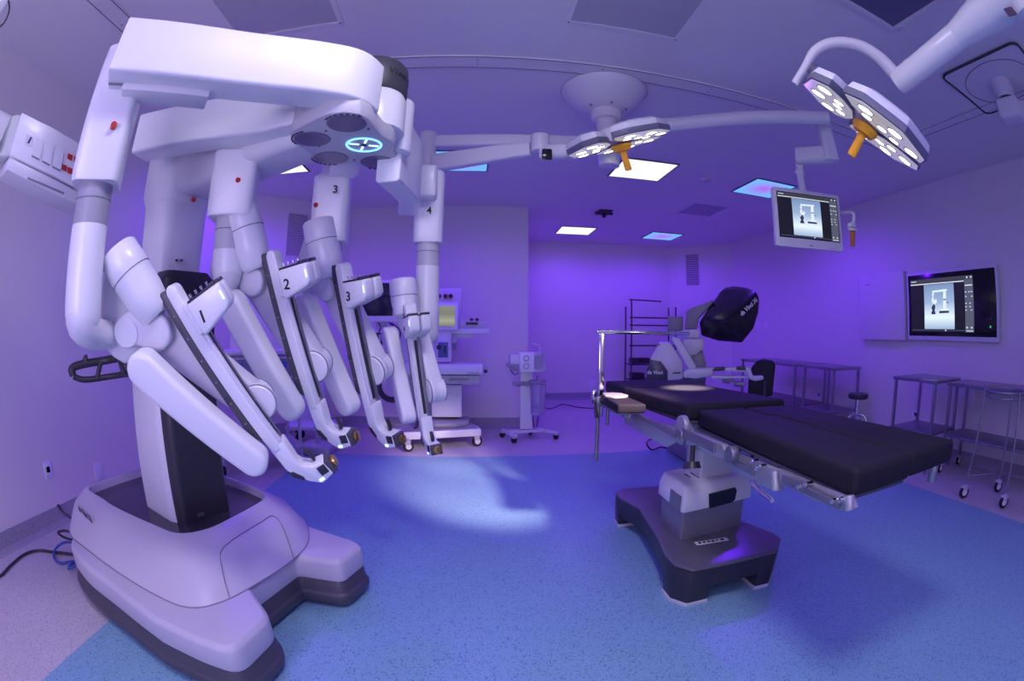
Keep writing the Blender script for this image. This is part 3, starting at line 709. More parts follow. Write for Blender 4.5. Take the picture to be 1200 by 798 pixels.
obj('arm_end', join(cyl(pd(1195, -5, 2.12) + V((0, 0, -.1)), V((pd(1195, -5, 2.12).x, pd(1195, -5, 2.12).y, CEIL)), .075, b=.01)), WHITE2, l2)
obj('arm_button', tf(plate(.05, .04, .004, .006, .001), frame_at(pd(1184, 14, 2.02), (.5, -.8, .2), (.1, .1, 1))), mat('arm_window', (.10, .06, .10), .2), l2)
# beams of the two lamp heads
lamp('lamp_beam', 'SPOT', P1(0.03, 0.03, .19), 1100, (1.0, .86, .74), .05, L1T + V((.03, .05, 0)), spot_size=R(14), spot_blend=.7)
lamp('lamp_beam', 'SPOT', P2(0.0, 0.0, .19), 800, (1.0, .70, .70), .09, L2T + V((.08, .1, 0)), spot_size=R(24), spot_blend=.85)
lamp('lamp_beam', 'SPOT', P2(0.03, 0.03, .19), 520, (1.0, .78, .74), .09, V((-.22, 5.0, .1)), spot_size=R(17), spot_blend=.9)

# ---- hanging monitor on its own arm
def screen_mat(name, strength=1.0, c0=(.80, .92, 1.0), c1=(.20, .30, .52), c2=(.34, .46, .70)):
    m = bpy.data.materials.new(name); m.use_nodes = True; nt = m.node_tree
    for n in list(nt.nodes): nt.nodes.remove(n)
    o = nt.nodes.new('ShaderNodeOutputMaterial'); e = nt.nodes.new('ShaderNodeEmission'); tc = nt.nodes.new('ShaderNodeTexCoord')
    sx = nt.nodes.new('ShaderNodeSeparateXYZ'); cr = nt.nodes.new('ShaderNodeValToRGB')
    nt.links.new(tc.outputs['Generated'], sx.inputs[0]); nt.links.new(sx.outputs['Z'], cr.inputs[0])
    el = cr.color_ramp.elements; el[0].color = (*c2, 1); el[0].position = 0; el[1].color = (*c1, 1); el[1].position = 1
    k = el.new(.26); k.color = (*c0, 1); k = el.new(.60); k.color = (*c2, 1)
    nt.links.new(cr.outputs[0], e.inputs[0]); e.inputs[1].default_value = strength; nt.links.new(e.outputs[0], o.inputs[0]); return m
SCR = screen_mat('screen_picture', 1.0)
def emis(name, c, s=1.0): return mat(name, (0, 0, 0), .3, emit=c, es=s)
SDARK = emis('screen_dark', (.010, .010, .018)); SBAR = emis('screen_bar', (.045, .047, .06)); SLIGHT = emis('screen_white', (.65, .70, .82), 1.0); SMID = emis('screen_mid', (.09, .10, .15)); SROBD = emis('screen_robot_dark', (.03, .04, .10)); SROBL = emis('screen_robot_light', (.75, .85, 1.0)); SROBM = emis('screen_robot_mid', (.16, .22, .42))
def desktop(par, m, w, h):
    """flat picture on a switched-on screen: dark desktop, central photo of a robot, tool column; m is the screen frame, w h its size"""
    def r(name, x0, y0, x1, y1, mt, z):
        # x, y in 0..1 of the screen, y up
        a = [(x0, y0), (x1, y0), (x1, y1), (x0, y1)]
        return obj(name, prism([m @ V(((x - .5) * w, (y - .5) * h, z)) for x, y in a], m.to_3x3() @ V((0, 0, .0004))), mt, par, False)
    def poly(name, pts, mt, z): return obj(name, prism([m @ V(((x - .5) * w, (y - .5) * h, z)) for x, y in pts], m.to_3x3() @ V((0, 0, .0003))), mt, par, False)
    r('backdrop', 0, 0, 1, 1, SDARK, 0)
    r('title_bar', 0, .93, 1, 1, SBAR, .0006); r('title_line', 0, .895, .86, .915, SLIGHT, .0006)
    r('title_text', .01, .955, .10, .97, SLIGHT, .0012)
    r('picture', .22, .055, .70, .885, SCR, .0006)
    r('tool_column', .865, 0, .995, .93, SMID, .0006)
    r('slider', .02, .028, .86, .038, SMID, .0008); r('slider_knob', .55, .02, .57, .046, SLIGHT, .0012)
    for k, (x, y) in enumerate(((.87, .70), (.92, .70), (.96, .70), (.87, .62), (.96, .62), (.87, .50), (.93, .50), (.87, .44), (.93, .44), (.87, .38), (.95, .38), (.88, .07), (.95, .07), (.90, .95), (.96, .95))):
        r('tool_icon', x, y, x + .022, y + (.03 if k > 10 else .018), SLIGHT, .0012)
    r('tool_label', .875, .815, .985, .835, SLIGHT, .0012); r('tool_label', .88, .02, .985, .035, SLIGHT, .0012)
    # picture of a robot: left cart seen from the front, right cart seen from the side
    poly('pictured_robot', [(.33, .36), (.335, .33), (.40, .33), (.40, .36), (.385, .40), (.40, .46), (.39, .50), (.375, .53), (.36, .50), (.335, .46), (.35, .40)], SROBD, .0012)
    poly('pictured_arm', [(.36, .52), (.34, .60), (.36, .66), (.345, .70), (.37, .74), (.385, .72), (.37, .66), (.385, .58), (.41, .62), (.43, .56), (.40, .52)], SROBL, .0012)
    poly('pictured_boom', [(.35, .74), (.36, .77), (.58, .785), (.60, .765), (.58, .745), (.40, .735)], SROBL, .0014)
    poly('pictured_column', [(.525, .42), (.525, .60), (.535, .75), (.575, .75), (.575, .42)], SROBL, .0013)
    poly('pictured_column_dark', [(.527, .585), (.527, .605), (.575, .605), (.575, .585)], SROBD, .0016)
    poly('pictured_base', [(.465, .39), (.49, .42), (.60, .43), (.615, .39)], SROBL, .0014)
    poly('pictured_bumper', [(.46, .345), (.46, .39), (.615, .39), (.615, .35)], SROBD, .0014)
    poly('pictured_handle', [(.575, .56), (.61, .535), (.612, .52), (.575, .545)], SROBD, .0014)
def mon_frame(tl, tr, bl):
    c = (V(tr) + V(bl)) / 2; return frame_at(c, V(tr) - V(tl), V(tl) - V(bl)), (V(tr) - V(tl)).length, (V(tl) - V(bl)).length
mc = pd(949, 257, 3.55)
mx = V((.93, -.30, -.02)).normalized(); my = V((.0, .0, 1)); my = (my - my.dot(mx) * mx)
m0 = frame_at(mc, V((.98, -.20, 0)), V((0, -.04, 1)))
hm = thing('hanging_monitor', 'flat monitor with light bezel hanging from a ceiling arm, robot picture on screen', 'monitor', (mc.x, mc.y, mc.z - .25))
W_, H_ = .60, .425
obj('bezel', tf(plate(W_, H_, .045, .022, .006), m0 @ M.Translation((0, 0, -.045))), WHITE2, hm)
sc = obj('screen', tf(plate(W_ - .055, H_ - .095, .002, .002, 0), m0 @ M.Translation((.0, .018, -.001))), BLACKG, hm, False)
desktop(sc, m0 @ M.Translation((0, .018, .0014)), W_ - .065, H_ - .105)
marks('bezel_mark', m0 @ M.Translation((.0, -H_ / 2 + .022, .0004)), .036, .009, 4, INK, hm)
for k in range(5): obj('bezel_key', tf(plate(.012, .006, .002, .002, 0), m0 @ M.Translation((.16 + .018 * k, -H_ / 2 + .018, 0))), LGREY, hm)
top = m0 @ V((-.02, H_ / 2, -.03))
stem = pd(937, 192, 3.50)
obj('stem', join(tube([top - V((0, 0, .02)), pd(938, 208, 3.52), V((stem.x, stem.y, stem.z))], [.028, .026, .032], 16), cyl(pd(937, 204, 3.51), pd(937, 200, 3.51), .037)), WHITE2, hm)
k0, k1 = pd(934, 183, 3.50), pd(972, 181, 3.44)
obj('drop_arm', beam(k0, k1, .10, .12, .03), WHITE2, hm)
obj('knuckle', loft([rrect_ring(V((k1.x, k1.y, 0)), .06, .06, .03, pd(973, 191, 3.44).z), rrect_ring(V((k1.x, k1.y, 0)), .052, .052, .03, pd(976, 160, 3.44).z), rrect_ring(V((k1.x, k1.y, 0)), .045, .045, .03, pd(970, 132, 3.44).z)], b=.01), WHITE2, hm)
obj('extension_arm', tube([V((1.02, 2.98, 2.80)), pd(788, 146, 3.46), pd(880, 138, 3.44), pd(972, 139, 3.42)], [.055, .055, .05, .05], 18, sm=6), WHITE2, hm)
hb = m0 @ V((W_ / 2, .09, -.02)); he = pd(999, 268, 3.50)
obj('handle_bracket', tube([hb, m0 @ V((W_ / 2 + .03, .085, -.01)), pd(1000, 250, 3.5), pd(1000, 262, 3.5)], .012, 12, sm=4), WHITE2, hm)
obj('handle_socket', join(box(pd(998, 264, 3.5), (.05, .05, .035), None, .008), cyl(pd(999, 267, 3.5), pd(999, 270, 3.5), .038, seg=20)), WHITE2, hm)
obj('handle', cyl(pd(999, 270, 3.5), pd(999, 289, 3.5), .021, .018, b=.003), ORANGED, hm)

# ---- ceiling boom at the right edge: gasketed plate, disc, joint, arm
t = thing('ceiling_boom', 'white ceiling boom joint on a square plate at the upper right edge', 'ceiling boom', (3.45, 1.0, 2.6))
pc = V((3.42, 1.0, CEIL))
obj('plate', prism([pc + V((x, y, -.012)) for x, y in rrect(.84, .80, .07, 5)], (0, 0, .012)), CEILM, t)
obj('gasket', tube([pc + V((x, y, -.012)) for x, y in rrect(.84, .80, .07, 5)] + [pc + V((rrect(.84, .80, .07, 5)[0][0], rrect(.84, .80, .07, 5)[0][1], -.012))], .010, 8), DARK, t)
obj('disc_seam', tube([pc + V((.34 * math.cos(k * math.pi / 20), .34 * math.sin(k * math.pi / 20), -.012)) for k in range(41)], .005, 6), SEAM, t)
obj('post', join(cyl(pc + V((0, 0, -.12)), pc, .10, b=.01), cyl(pc + V((0, 0, -.15)), pc + V((0, 0, -.11)), .088)), WHITE2, t)
obj('post_gap', cyl(pc + V((0, 0, -.165)), pc + V((0, 0, -.15)), .08), DARK, t)
obj('joint', box(pc + V((0, 0, -.24)), (.20, .22, .16), rotz(.2), .035, 3), WHITE2, t)
obj('boom_arm', beam(pc + V((.05, -.05, -.24)), pc + V((.75, -.75, -.24)), .15, .15, .03), WHITE2, t)

# ---- supply head at the left edge
SP = pd(50, 178, 2.05); sn = V((.80, -.25, -.05)).normalized()
sup = thing('supply_head', 'white wall-side medical supply head with red sockets at the left edge', 'supply unit', (SP.x, SP.y, SP.z - .2))
def sp(px, py): return pp(px, py, SP, sn)
obj('body', prism([sp(x, y) for x, y in ((26, 131), (62, 149), (100, 172), (100, 226), (60, 205), (12, 182))], -sn * .20, .008), WHITE, sup)
obj('lower_tray', prism([sp(x, y) + sn * .004 for x, y in ((11, 184), (60, 208), (100, 229), (100, 244), (60, 226), (8, 199))], -sn * .21, .006), WHITE2, sup)
obj('end_cap', hull([sp(26, 131) - sn * .02, sp(13, 182) - sn * .02, sp(12, 133) - sn * .04, sp(0, 180) - sn * .05, sp(26, 131) - sn * .19, sp(0, 150) - sn * .19, sp(0, 190) - sn * .15], .01), mat('cap_pale', (.60, .64, .62), .4), sup)
obj('end_arm', beam(sp(6, 155) - sn * .1, sp(-60, 120) - sn * .1, .16, .16, .03), WHITE2, sup)
def quad(name, pts, th, m, par): return obj(name, prism([sp(x, y) + sn * .0005 for x, y in pts], sn * th, 0), m, par, False)
quad('sign_plate', ((31, 157), (38.5, 160.5), (38, 172.5), (29, 169)), .002, WHITE2, sup)
quad('sign_figure', ((35.5, 160.5), (37.5, 161.5), (34, 168.5), (31.5, 168)), .003, mat('sign_blue', (.03, .05, .22), .5), sup)
for k in range(3):
    dx, dy = 12 * k, 6.3 * k
    quad('socket_cover', ((41 + dx, 162 + dy), (50 + dx, 166 + dy), (46.5 + dx, 187 + dy), (37 + dx, 182 + dy)), .008, WHITE, sup)
    quad('cover_gap', ((37 + dx, 182.5 + dy), (46 + dx, 187 + dy), (45.5 + dx, 188 + dy), (37 + dx, 183.5 + dy)), .006, SEAM, sup)
for (x, y) in ((79.5, 180), (87, 183.5), (73, 192.5), (79.5, 196), (88, 200)):
    quad('red_socket', ((x, y), (x + 5, y + 2.3), (x + 4.2, y + 8.6), (x - .8, y + 6)), .006, REDB, sup)
quad('tray_slot', ((32, 208), (75, 226), (74, 228), (32, 210)), .008, SEAM, sup)

# ---- white arm end at the very corner
t = thing('pendant_boom', 'rounded white ceiling arm end in the top left corner', 'ceiling arm', pd(-10, 10, 1.9))
obj('arm_end', join(tube([pd(-22, 8, 1.9), pd(-4, 14, 1.9), pd(0, 16, 1.9)], [.07, .066, .05], 18), tube([pd(-20, 10, 1.95), V((pd(-20, 10, 1.95).x - .05, pd(-20, 10, 1.95).y, CEIL))], .06, 16)), WHITE, t)
obj('seam_ring', tube([pd(-4, 14, 1.9) + V((0, .066 * math.cos(k * .314), .066 * math.sin(k * .314))) for k in range(21)], .004, 6), DARK, t)
# ================================================================== operating table
tb = thing('operating_table', 'black padded operating table with split leg section on a grey pedestal base', 'operating table', (1.35, 2.4, 0))
def zpoly(pts, z0, z1, b=.0, seg=3): return prism([V((x, y, z0)) for x, y in pts], (0, 0, z1 - z0), b, seg, 40)
# base: wide at both ends, waisted; arched underside between the feet
bx0, bx1 = .985, 1.69
plan = [(bx0 + .02, 1.90), (bx0 + .09, 1.81), (bx1 - .10, 1.81), (bx1 + .01, 1.93), (bx1 + .01, 2.02), (bx1 - .10, 2.30), (bx1 - .10, 2.72), (bx1, 2.92), (bx1 - .04, 3.06), (bx0 + .06, 3.10), (bx0 - .02, 3.04), (bx0 - .02, 2.92), (bx0 + .06, 2.70), (bx0 + .04, 2.25), (bx0 + .01, 2.02)]
def shear(p): return (p[0] + (p[1] - 2.35) * .07, p[1])
plan = [shear(p) for p in plan]
obj('base_top', zpoly(plan, .215, .235, .008), mat('base_top_grey', (.17, .16, .19), .3, .3, noise=.05), tb)
obj('base_body', loft([[V((1.34 + (x - 1.34) * k, 2.44 + (y - 2.44) * k, z)) for x, y in plan] for k, z in ((.93, .085), (.985, .11), (.99, .216))]), DARK, tb)
feet_ = [[plan[14], plan[0], plan[1], (bx0 + .22, 1.815), (bx0 + .23, 2.0)], [(bx1 - .21, 2.0), (bx1 - .20, 1.815), plan[2], plan[3], plan[4]],
         [plan[11], plan[10], plan[9], (bx0 + .22, 3.06), (bx0 + .20, 2.93)], [(bx1 - .18, 2.93), (bx1 - .18, 3.04), plan[8], plan[7], (bx1 - .03, 2.88)]]
feet_ = [[shear(p) if p not in plan else p for p in f] for f in feet_]
for f in feet_:
    cxy = V((sum(p[0] for p in f) / len(f), sum(p[1] for p in f) / len(f), 0))
    def fr_(k, z): return [V((cxy.x + (p[0] - cxy.x) * k, cxy.y + (p[1] - cxy.y) * k, z)) for p in f]
    lg = obj('foot', loft([fr_(.90, .012), fr_(.97, .12), fr_(.985, .214)], b=.006), DARK, tb)
    obj('foot_pad', loft([fr_(.95, 0), fr_(.95, .018), fr_(.90, .024)]), LGREY, lg)
F_, R_, B_2 = pz(796, 636, .235), pz(870, 616, .235), pz(770, 611, .235)
dxv, dyv = (R_ - F_), (B_2 - F_)
def ped(a0, a1, b0, b1): return [(F_.x + dxv.x * a + dyv.x * b, F_.y + dxv.y * a + dyv.y * b) for a, b in ((a0, b0), (a1, b0), (a1, b1), (a0, b1))]
obj('pedestal', zpoly(ped(.02, .98, .03, .97), .23, .45, .012), mat('pedestal_grey', (.24, .24, .28), .35, .3), tb)
hd = loft([[V((*p, .415)) for p in ped(-.03, 1.05, -.05, 1.03)], [V((*p, .50)) for p in ped(-.02, 1.04, -.03, 1.02)], [V((*p, .555)) for p in ped(.02, 1.0, .10, .97)], [V((*p, .565)) for p in ped(.08, .94, .3, .9)]], b=.012)
cv = obj('pedestal_cover', hd, WHITE2, tb)
fx_, fn_ = (V((*ped(0, 1, -.05, 1)[1], 0)) - V((*ped(0, 1, -.05, 1)[0], 0))).normalized(), None
fy_ = (V((*ped(0, 0, 0, 1)[3], 0)) - V((*ped(0, 0, 0, 1)[0], 0))).normalized()
nF = V((fx_.y, -fx_.x, 0)); nL = V((-fy_.y, fy_.x, 0))
if nF.dot(CAMP - F_) < 0: nF = -nF
if nL.x > 0: nL = -nL
p_ = V((*ped(.30, .80, -.05, 0)[0], .463)); p2_ = V((*ped(.30, .80, -.05, 0)[1], .463)); cc = (p_ + p2_) / 2
obj('dark_window', prism([cc + fx_ * x + V((0, 0, z)) for x, z in ((-.105, .04), (.085, .045), (.10, .025), (.095, -.03), (.075, -.042), (-.09, -.045))], nF * .008), BLACKG, cv)
cl_ = V((*ped(-.03, 0, .25, .5)[0], .462)); 
obj('control_display', prism([cl_ + fy_ * x + V((0, 0, z)) for x, z in ((-.07, .045), (.065, .045), (.065, -.04), (-.07, -.04))], nL * .006), mat('lcd_grey', (.16, .17, .2), .25), cv)
marks('type_mark', frame_at(V((*ped(.30, .4, .42, .5)[0], .5665)), -fy_, fx_), .11, .022, 6, INK, cv)
marks('type_mark', frame_at(V((*ped(.20, .4, .46, .5)[0], .5665)), -fy_, fx_), .075, .020, 4, INK, cv)
mp_ = pz(834, 634.5, .236); mxd = (pz(850, 631, .236) - pz(812, 637, .236)).normalized(); myd = V((-mxd.y, mxd.x, 0))
pt_ = obj('type_plate', tf(plate(.20, .042, .003, .004, .001), frame_at(mp_, mxd, myd)), WHITE, tb)
marks('plate_lettering', frame_at(mp_ + V((0, 0, .0032)), mxd, myd), .165, .028, 6, INK, pt_)
nk = obj('neck', zpoly(ped(.30, .85, .25, .85), .55, .86, .015), LGREY, tb)
obj('lift_rod', join(cyl(pd(812, 522, 2.25), pd(811, 541, 2.25), .012), cyl(pd(811, 541, 2.25), pd(811, 549, 2.25), .035, .045)), DARK, tb)
# top: frame boards and cushions
def q2(y, s):   # x of the left / right edge of the top
    return (1.075 + (1.0 - 1.075) * (y - .92) / 2.39) if s < 0 else (1.755 + (1.57 - 1.755) * (y - .92) / 2.36)
obj('torso_board', zpoly([(1.0, 3.31), (1.56, 3.26), (1.69, 2.10), (1.08, 2.13)], .895, .915, .004), DARK2, tb)
cu_ = obj('torso_cushion', zpoly([(.99, 2.86), (1.605, 2.83), (1.70, 2.09), (1.07, 2.12)], .915, 1.0, .02, 4), MATTR, tb)
obj('head_cushion', zpoly([(.985, 3.31), (1.56, 3.26), (1.60, 2.84), (.992, 2.87)], .915, 1.0, .02, 4), MATTR, tb)
obj('leg_board', zpoly([(1.12, 2.10), (1.09, .94), (1.39, .94), (1.41, 2.08)], .872, .886, .004), DARK2, tb)
obj('leg_board', zpoly([(1.45, 2.06), (1.44, .98), (1.73, .97), (1.70, 2.05)], .872, .886, .004), DARK2, tb)
obj('leg_cushion', zpoly([(1.12, 2.10), (1.075, .92), (1.405, .92), (1.425, 1.78), (1.385, 1.86), (1.40, 2.09)], .886, .975, .022, 4), MATTR, tb)
obj('leg_cushion', zpoly([(1.405, 2.085), (1.39, 1.865), (1.43, 1.78), (1.415, .93), (1.76, .93), (1.71, 2.06)], .886, .975, .022, 4), MATTR, tb)
# side rails and joints along the near-left edge
sd = V((1.0, 0, 0))
def xp(px, py, x): return px_(px, py, x)
obj('side_plate', prism([xp(x, y, 1.005) for x, y in ((731, 487), (786, 499), (795, 505), (793, 517), (781, 524), (760, 513), (732, 496))], V((.02, 0, 0)), .002), ALU, tb)
def railbar(name, pts, x, m, h=.028, th=.012):
    a, b = xp(*pts[0], x), xp(*pts[1], x)
    a.z = b.z = (a.z + b.z) / 2 if name == 'side_rail' else a.z
    return obj(name, beam(a, b, th, h, .003), m, tb)
railbar('side_rail', ((722, 482), (792, 500)), .985, STEELB)
railbar('side_rail', ((800, 506), (838, 526)), .985, STEELB, .045)
obj('joint_plate', prism([xp(x, y, 1.03) for x, y in ((790, 498), (796, 492), (803, 496), (808, 506), (846, 521), (852, 536), (846, 538), (800, 520))], V((.03, 0, 0)), .003), ALU, tb)
obj('joint_disc', cyl(xp(797, 500, 1.0), xp(797, 500, 1.0) + V((.03, 0, 0)), .055, seg=28, b=.004), ALU, tb)
obj('joint_clamp', box(xp(799, 512, .99), (.03, .05, .07), None, .006), STEEL, tb)
obj('joint_knob', cyl(xp(853, 533, 1.02), xp(853, 533, 1.02) + V((.04, 0, 0)), .035, seg=20, b=.005), STEELB, tb)
obj('leg_side_plate', prism([xp(x, y, 1.10) for x, y in ((855, 529), (905, 546), (912, 549), (914, 576), (905, 575), (855, 551))], V((.02, 0, 0)), .003), ALU, tb)
obj('leg_side_plate', prism([xp(x, y, 1.085) for x, y in ((912, 549), (960, 569), (998, 582), (1002, 596), (986, 599), (950, 585), (914, 566))], V((.02, 0, 0)), .003), ALU, tb)
obj('leg_post', cyl(xp(908, 552, 1.09), xp(909, 575, 1.09), .020, seg=20, b=.003), ALU, tb)
obj('leg_post', cyl(xp(995, 580, 1.075), xp(995, 598, 1.075), .018, seg=20, b=.003), ALU, tb)
railbar('leg_rail', ((860, 542), (884, 553)), 1.07, STEELB)
railbar('leg_rail', ((917, 561), (985, 590)), 1.065, STEELB, .025)
for x, y in ((880, 541), (889, 547), (885, 549), (934, 571), (943, 568), (974, 588), (984, 586)):
    obj('rail_knob', cyl(xp(x, y, 1.05), xp(x, y, 1.05) + V((.035, 0, 0)), .009, seg=12, b=.002), CHROME, tb)
obj('release_lever', join(cyl(xp(883, 567, 1.06), xp(887, 570, 1.06), .016), tube([xp(884, 568, 1.05), xp(893, 577, 1.03), xp(905, 587, 1.0)], [.012, .011, .008], 12)), CHROME, tb)
obj('far_post', cyl((1.715, 1.0, .80), (1.715, 1.0, .885), .022, seg=16, b=.003), STEEL, tb)
# arm board with folded cloth, clamped screen frame
ab = thing('arm_board', 'small black padded arm board clamped to the head of the operating table', 'arm board', pz(738, 470, .9))
obj('pad', prism([V((x, y, .90)) for x, y in ((.82, 2.50), (.985, 2.47), (.975, 2.90), (.83, 2.90))], (0, 0, .055), .012, 3), MATTR, ab)
obj('bracket', span((.85, 2.58, .875), (.965, 2.80, .898), .003), STEELB, ab)
obj('clamp', box((.945, 2.70, .855), (.04, .05, .04), None, .006), STEELB, ab)
cl = obj('folded_cloth', prism([V((x, y, .956)) for x, y in ((.82, 2.74), (.86, 2.69), (.95, 2.71), (.975, 2.76), (.965, 2.86), (.93, 2.90), (.85, 2.905))], (0, 0, .012), .004, 2), PAPER)
tag(cl, 'white folded cloth lying at the head of the operating table', 'cloth')
PX = V((.855, 2.965, .955)); sc_ = thing('screen_frame', 'upright steel anaesthesia screen frame with long horizontal bar beside the table', 'screen frame', (PX.x, PX.y, .5))
ztop = py_(707, 391, PX.y).z
obj('upright', span((PX.x - .018, PX.y - .009, .80), (PX.x + .018, PX.y + .009, ztop), .004), CHROME, sc_)
obj('cross_bar', cyl((PX.x - .035, PX.y, ztop + .012), (py_(808, 393, PX.y + .0).x, PX.y, ztop + .005), .013, seg=16, b=.003), CHROME, sc_)
obj('lower_rod', cyl((PX.x - .022, PX.y - .01, .50), (PX.x - .018, PX.y - .01, .93), .013, seg=14), STEELB, sc_)
obj('clamp', join(box((PX.x - .010, PX.y - .0, .90), (.05, .05, .06), None, .008), cyl((PX.x - .06, PX.y - .0, .90), (PX.x + .06, PX.y - .0, .90), .012)), STEELB, sc_)
obj('clamp_knob', cyl((PX.x - .055, PX.y - .02, .92), (PX.x - .055, PX.y - .02, .98), .018, b=.004), CHROME, sc_)
obj('clamp_lever', tube([(PX.x - .05, PX.y - .03, .93), (PX.x - .045, PX.y - .035, .86), (PX.x - .035, PX.y - .04, .80)], [.008, .008, .014], 12), DARK, sc_)
obj('short_rod', cyl((PX.x + .05, PX.y, .905), (PX.x + .05, PX.y, .74), .012, seg=12), STEELB, sc_)
# ================================================================== equipment around the room
def ybox(px0, py0, px1, py1, y, dep, b=.006):
    m_y, m_x = (py0 + py1) / 2, (px0 + px1) / 2
    return span((py_(px0, m_y, y).x, y, py_(m_x, py1, y).z), (py_(px1, m_y, y).x, y + dep, py_(m_x, py0, y).z), b)
def yslab(pts, y, dep, b=.006): return prism([py_(x, p, y) for x, p in pts], (0, dep, 0), b, 2, 40)
def caster(par, x, y, r=.05, wm=None, w=.028, ax=(1, 0, 0), stem=.05, name='caster'):
    ax = V(ax).normalized(); c = V((x, y, r))
    wh = obj(name, lathe([(r * .55, -w / 2), (r * .92, -w / 2), (r, -w / 4), (r, w / 4), (r * .92, w / 2), (r * .55, w / 2)], c, ax, 22), RUBBER, par)
    obj('hub', lathe([(.004, -w / 2 - .004), (r * .55, -w / 2 - .002), (r * .6, 0), (r * .55, w / 2 + .002), (.004, w / 2 + .004)], c, ax, 18), wm or LGREY, wh)
    obj('fork', join(box(c + V((0, 0, r * .75)), (w * 1.9 if abs(ax.x) > .5 else r, w * 1.9 if abs(ax.y) > .5 else r, r * .7), None, .005), cyl(c + V((0, 0, r)), c + V((0, 0, r + stem)), .012, seg=10)), LGREY, wh)
    return wh
# ---- anaesthesia machine
am = thing('anaesthesia_machine', 'white anaesthesia workstation with screens and coiled hose on a wheeled base behind arm 4', 'medical machine', (-.25, 5.6, 0))
Y0 = 5.45
fb = [pz(468, 516, .14), pz(570, 508, .14)]
base_pts = [V((-.80, 5.16, .13)), V((.14, 5.42, .13)), V((.10, 5.60, .13)), V((-.05, 5.98, .13)), V((-.62, 5.98, .13)), V((-.86, 5.38, .13))]
obj('base_frame', prism(base_pts, (0, 0, .085), .012), WHITE, am)
obj('base_deck', prism([V((-.25, 5.6, .215)) + (p - V((-.25, 5.6, p.z))) * .9 for p in base_pts], (0, 0, .006)), GREYP, am)
obj('base_riser', prism([V((-.40, 5.42, .22)), V((-.15, 5.44, .22)), V((.0, 5.6, .22)), V((0, 5.9, .22)), V((-.55, 5.9, .22)), V((-.55, 5.55, .22))], (0, 0, .06), .02), GREYP, am)
for x, y in ((-.69, 5.17), (.09, 5.45), (-.76, 5.62), (-.02, 5.98)): caster(am, x, y, .062, WHITE, .05, (.3, -.95, 0), .03)
obj('drawer_unit', ybox(506, 452, 541, 489, 5.62, .42, .012), WHITE, am)
obj('upper_drawer', ybox(506, 451, 541, 462, 5.612, .02, .004), WHITE2, am)
obj('lower_drawer', ybox(506, 465, 541, 488, 5.612, .02, .006), WHITE, am)
wt = obj('worktop', ybox(452, 427, 566, 439, 5.45, .55, .012), WHITE, am)
obj('worktop_knob', cyl(py_(567, 435, 5.46), py_(571, 435, 5.46), .02, b=.004), DARK, wt)
marks('worktop_mark', frame_at(py_(554, 437, 5.446), (1, 0, 0), (0, 0, 1)), .15, .016, 9, SEAM, wt)
dw = obj('under_drawer', ybox(500, 440, 562, 450, 5.50, .4, .006), LGREY, am)
obj('drawer_pull', ybox(526, 443, 549, 446, 5.49, .012, .002), GREYP, dw)
obj('rear_tower', ybox(470, 385, 512, 455, 5.75, .35, .012), WHITE2, am)
mn = obj('main_monitor', ybox(422, 328, 473, 377, 5.55, .06, .014), WHITE, am)
obj('main_screen', ybox(424, 331.5, 470, 370, 5.544, .01, .001), mat('screen_off', (.012, .014, .035), .12), mn)
obj('monitor_knob', cyl(py_(466, 373.5, 5.55), py_(466, 373.5, 5.52), .022), DARK, mn)
obj('monitor_neck', ybox(440, 376, 452, 392, 5.60, .06, .01), LGREY, am)
md = obj('module_rack', ybox(433, 387, 461, 407, 5.55, .2, .006), WHITE2, am)
obj('module_bay', ybox(437, 390, 458, 404.5, 5.545, .01, .001), DARK2, md)
for k in range(4): obj('module_key', ybox(438.5 + 5 * k, 392, 441.5 + 5 * k, 400, 5.535, .012, .001), LGREY, md)
m2_ = obj('patient_monitor', ybox(511, 354.5, 537, 387, 5.55, .10, .012), WHITE, am)
obj('patient_screen', ybox(512.5, 358.5, 533, 382, 5.543, .01, .001), screen_mat('patient_screen', .55, (.68, .68, .52), (.44, .45, .38), (.38, .38, .33)), m2_)
pn = obj('gas_panel', ybox(512, 338, 541, 366, 5.80, .06, .006), WHITE2, am)
for x in (514.5, 522, 528): obj('gauge', cyl(py_(x, 347, 5.80), py_(x, 347, 5.77), .028, b=.004), mat('gauge_red', (.10, .02, .03), .4), pn)
fm = obj('flow_module', ybox(511, 388, 529, 424, 5.58, .2, .008), WHITE2, am)
obj('flow_window', ybox(513.5, 401, 525, 419, 5.574, .01, .001), mat('window_blue', (.10, .16, .36), .3), fm)
obj('flow_knob', cyl(py_(514.5, 407, 5.575), py_(514.5, 407, 5.54), .03), DARK, fm)
obj('flow_handle', ybox(520.5, 405, 522.5, 414, 5.555, .02, .003), DARK, fm)
rs_ = obj('side_shelf', ybox(529, 385, 574, 391, 5.60, .3, .006), WHITE2, am)
obj('side_tray', ybox(538, 377, 570, 385, 5.62, .22, .006), LGREY, rs_)
obj('tray_handle', ybox(546, 377.5, 560, 380.5, 5.60, .02, .003), DARK, rs_)
for x in (552.5, 559): obj('tray_knob', cyl(py_(x, 376, 5.65), py_(x, 373, 5.65), .02), DARK, rs_)
obj('shelf_arm', ybox(530, 391.5, 556, 396, 5.65, .06, .006), WHITE2, am)
obj('shelf_clamp', join(ybox(530, 397, 535, 410, 5.62, .05, .006), cyl(py_(530, 400.5, 5.6), py_(536, 400.5, 5.6), .03)), GREYP, am)
hc = py_(459, 452, 5.42)
def coil(r, k): return [hc + V((r * math.cos(t * .2), -.02 * k + .006 * math.sin(t), r * 1.08 * math.sin(t * .2))) for t in range(32)]
obj('breathing_hose', tube(coil(.165, 0), .022, 10), DARK2, am)
obj('breathing_hose', tube(coil(.135, 1), .020, 10), DARK, am)
obj('hose_hook', ybox(453, 428, 456.5, 458, 5.36, .03, .006), LGREY, am)
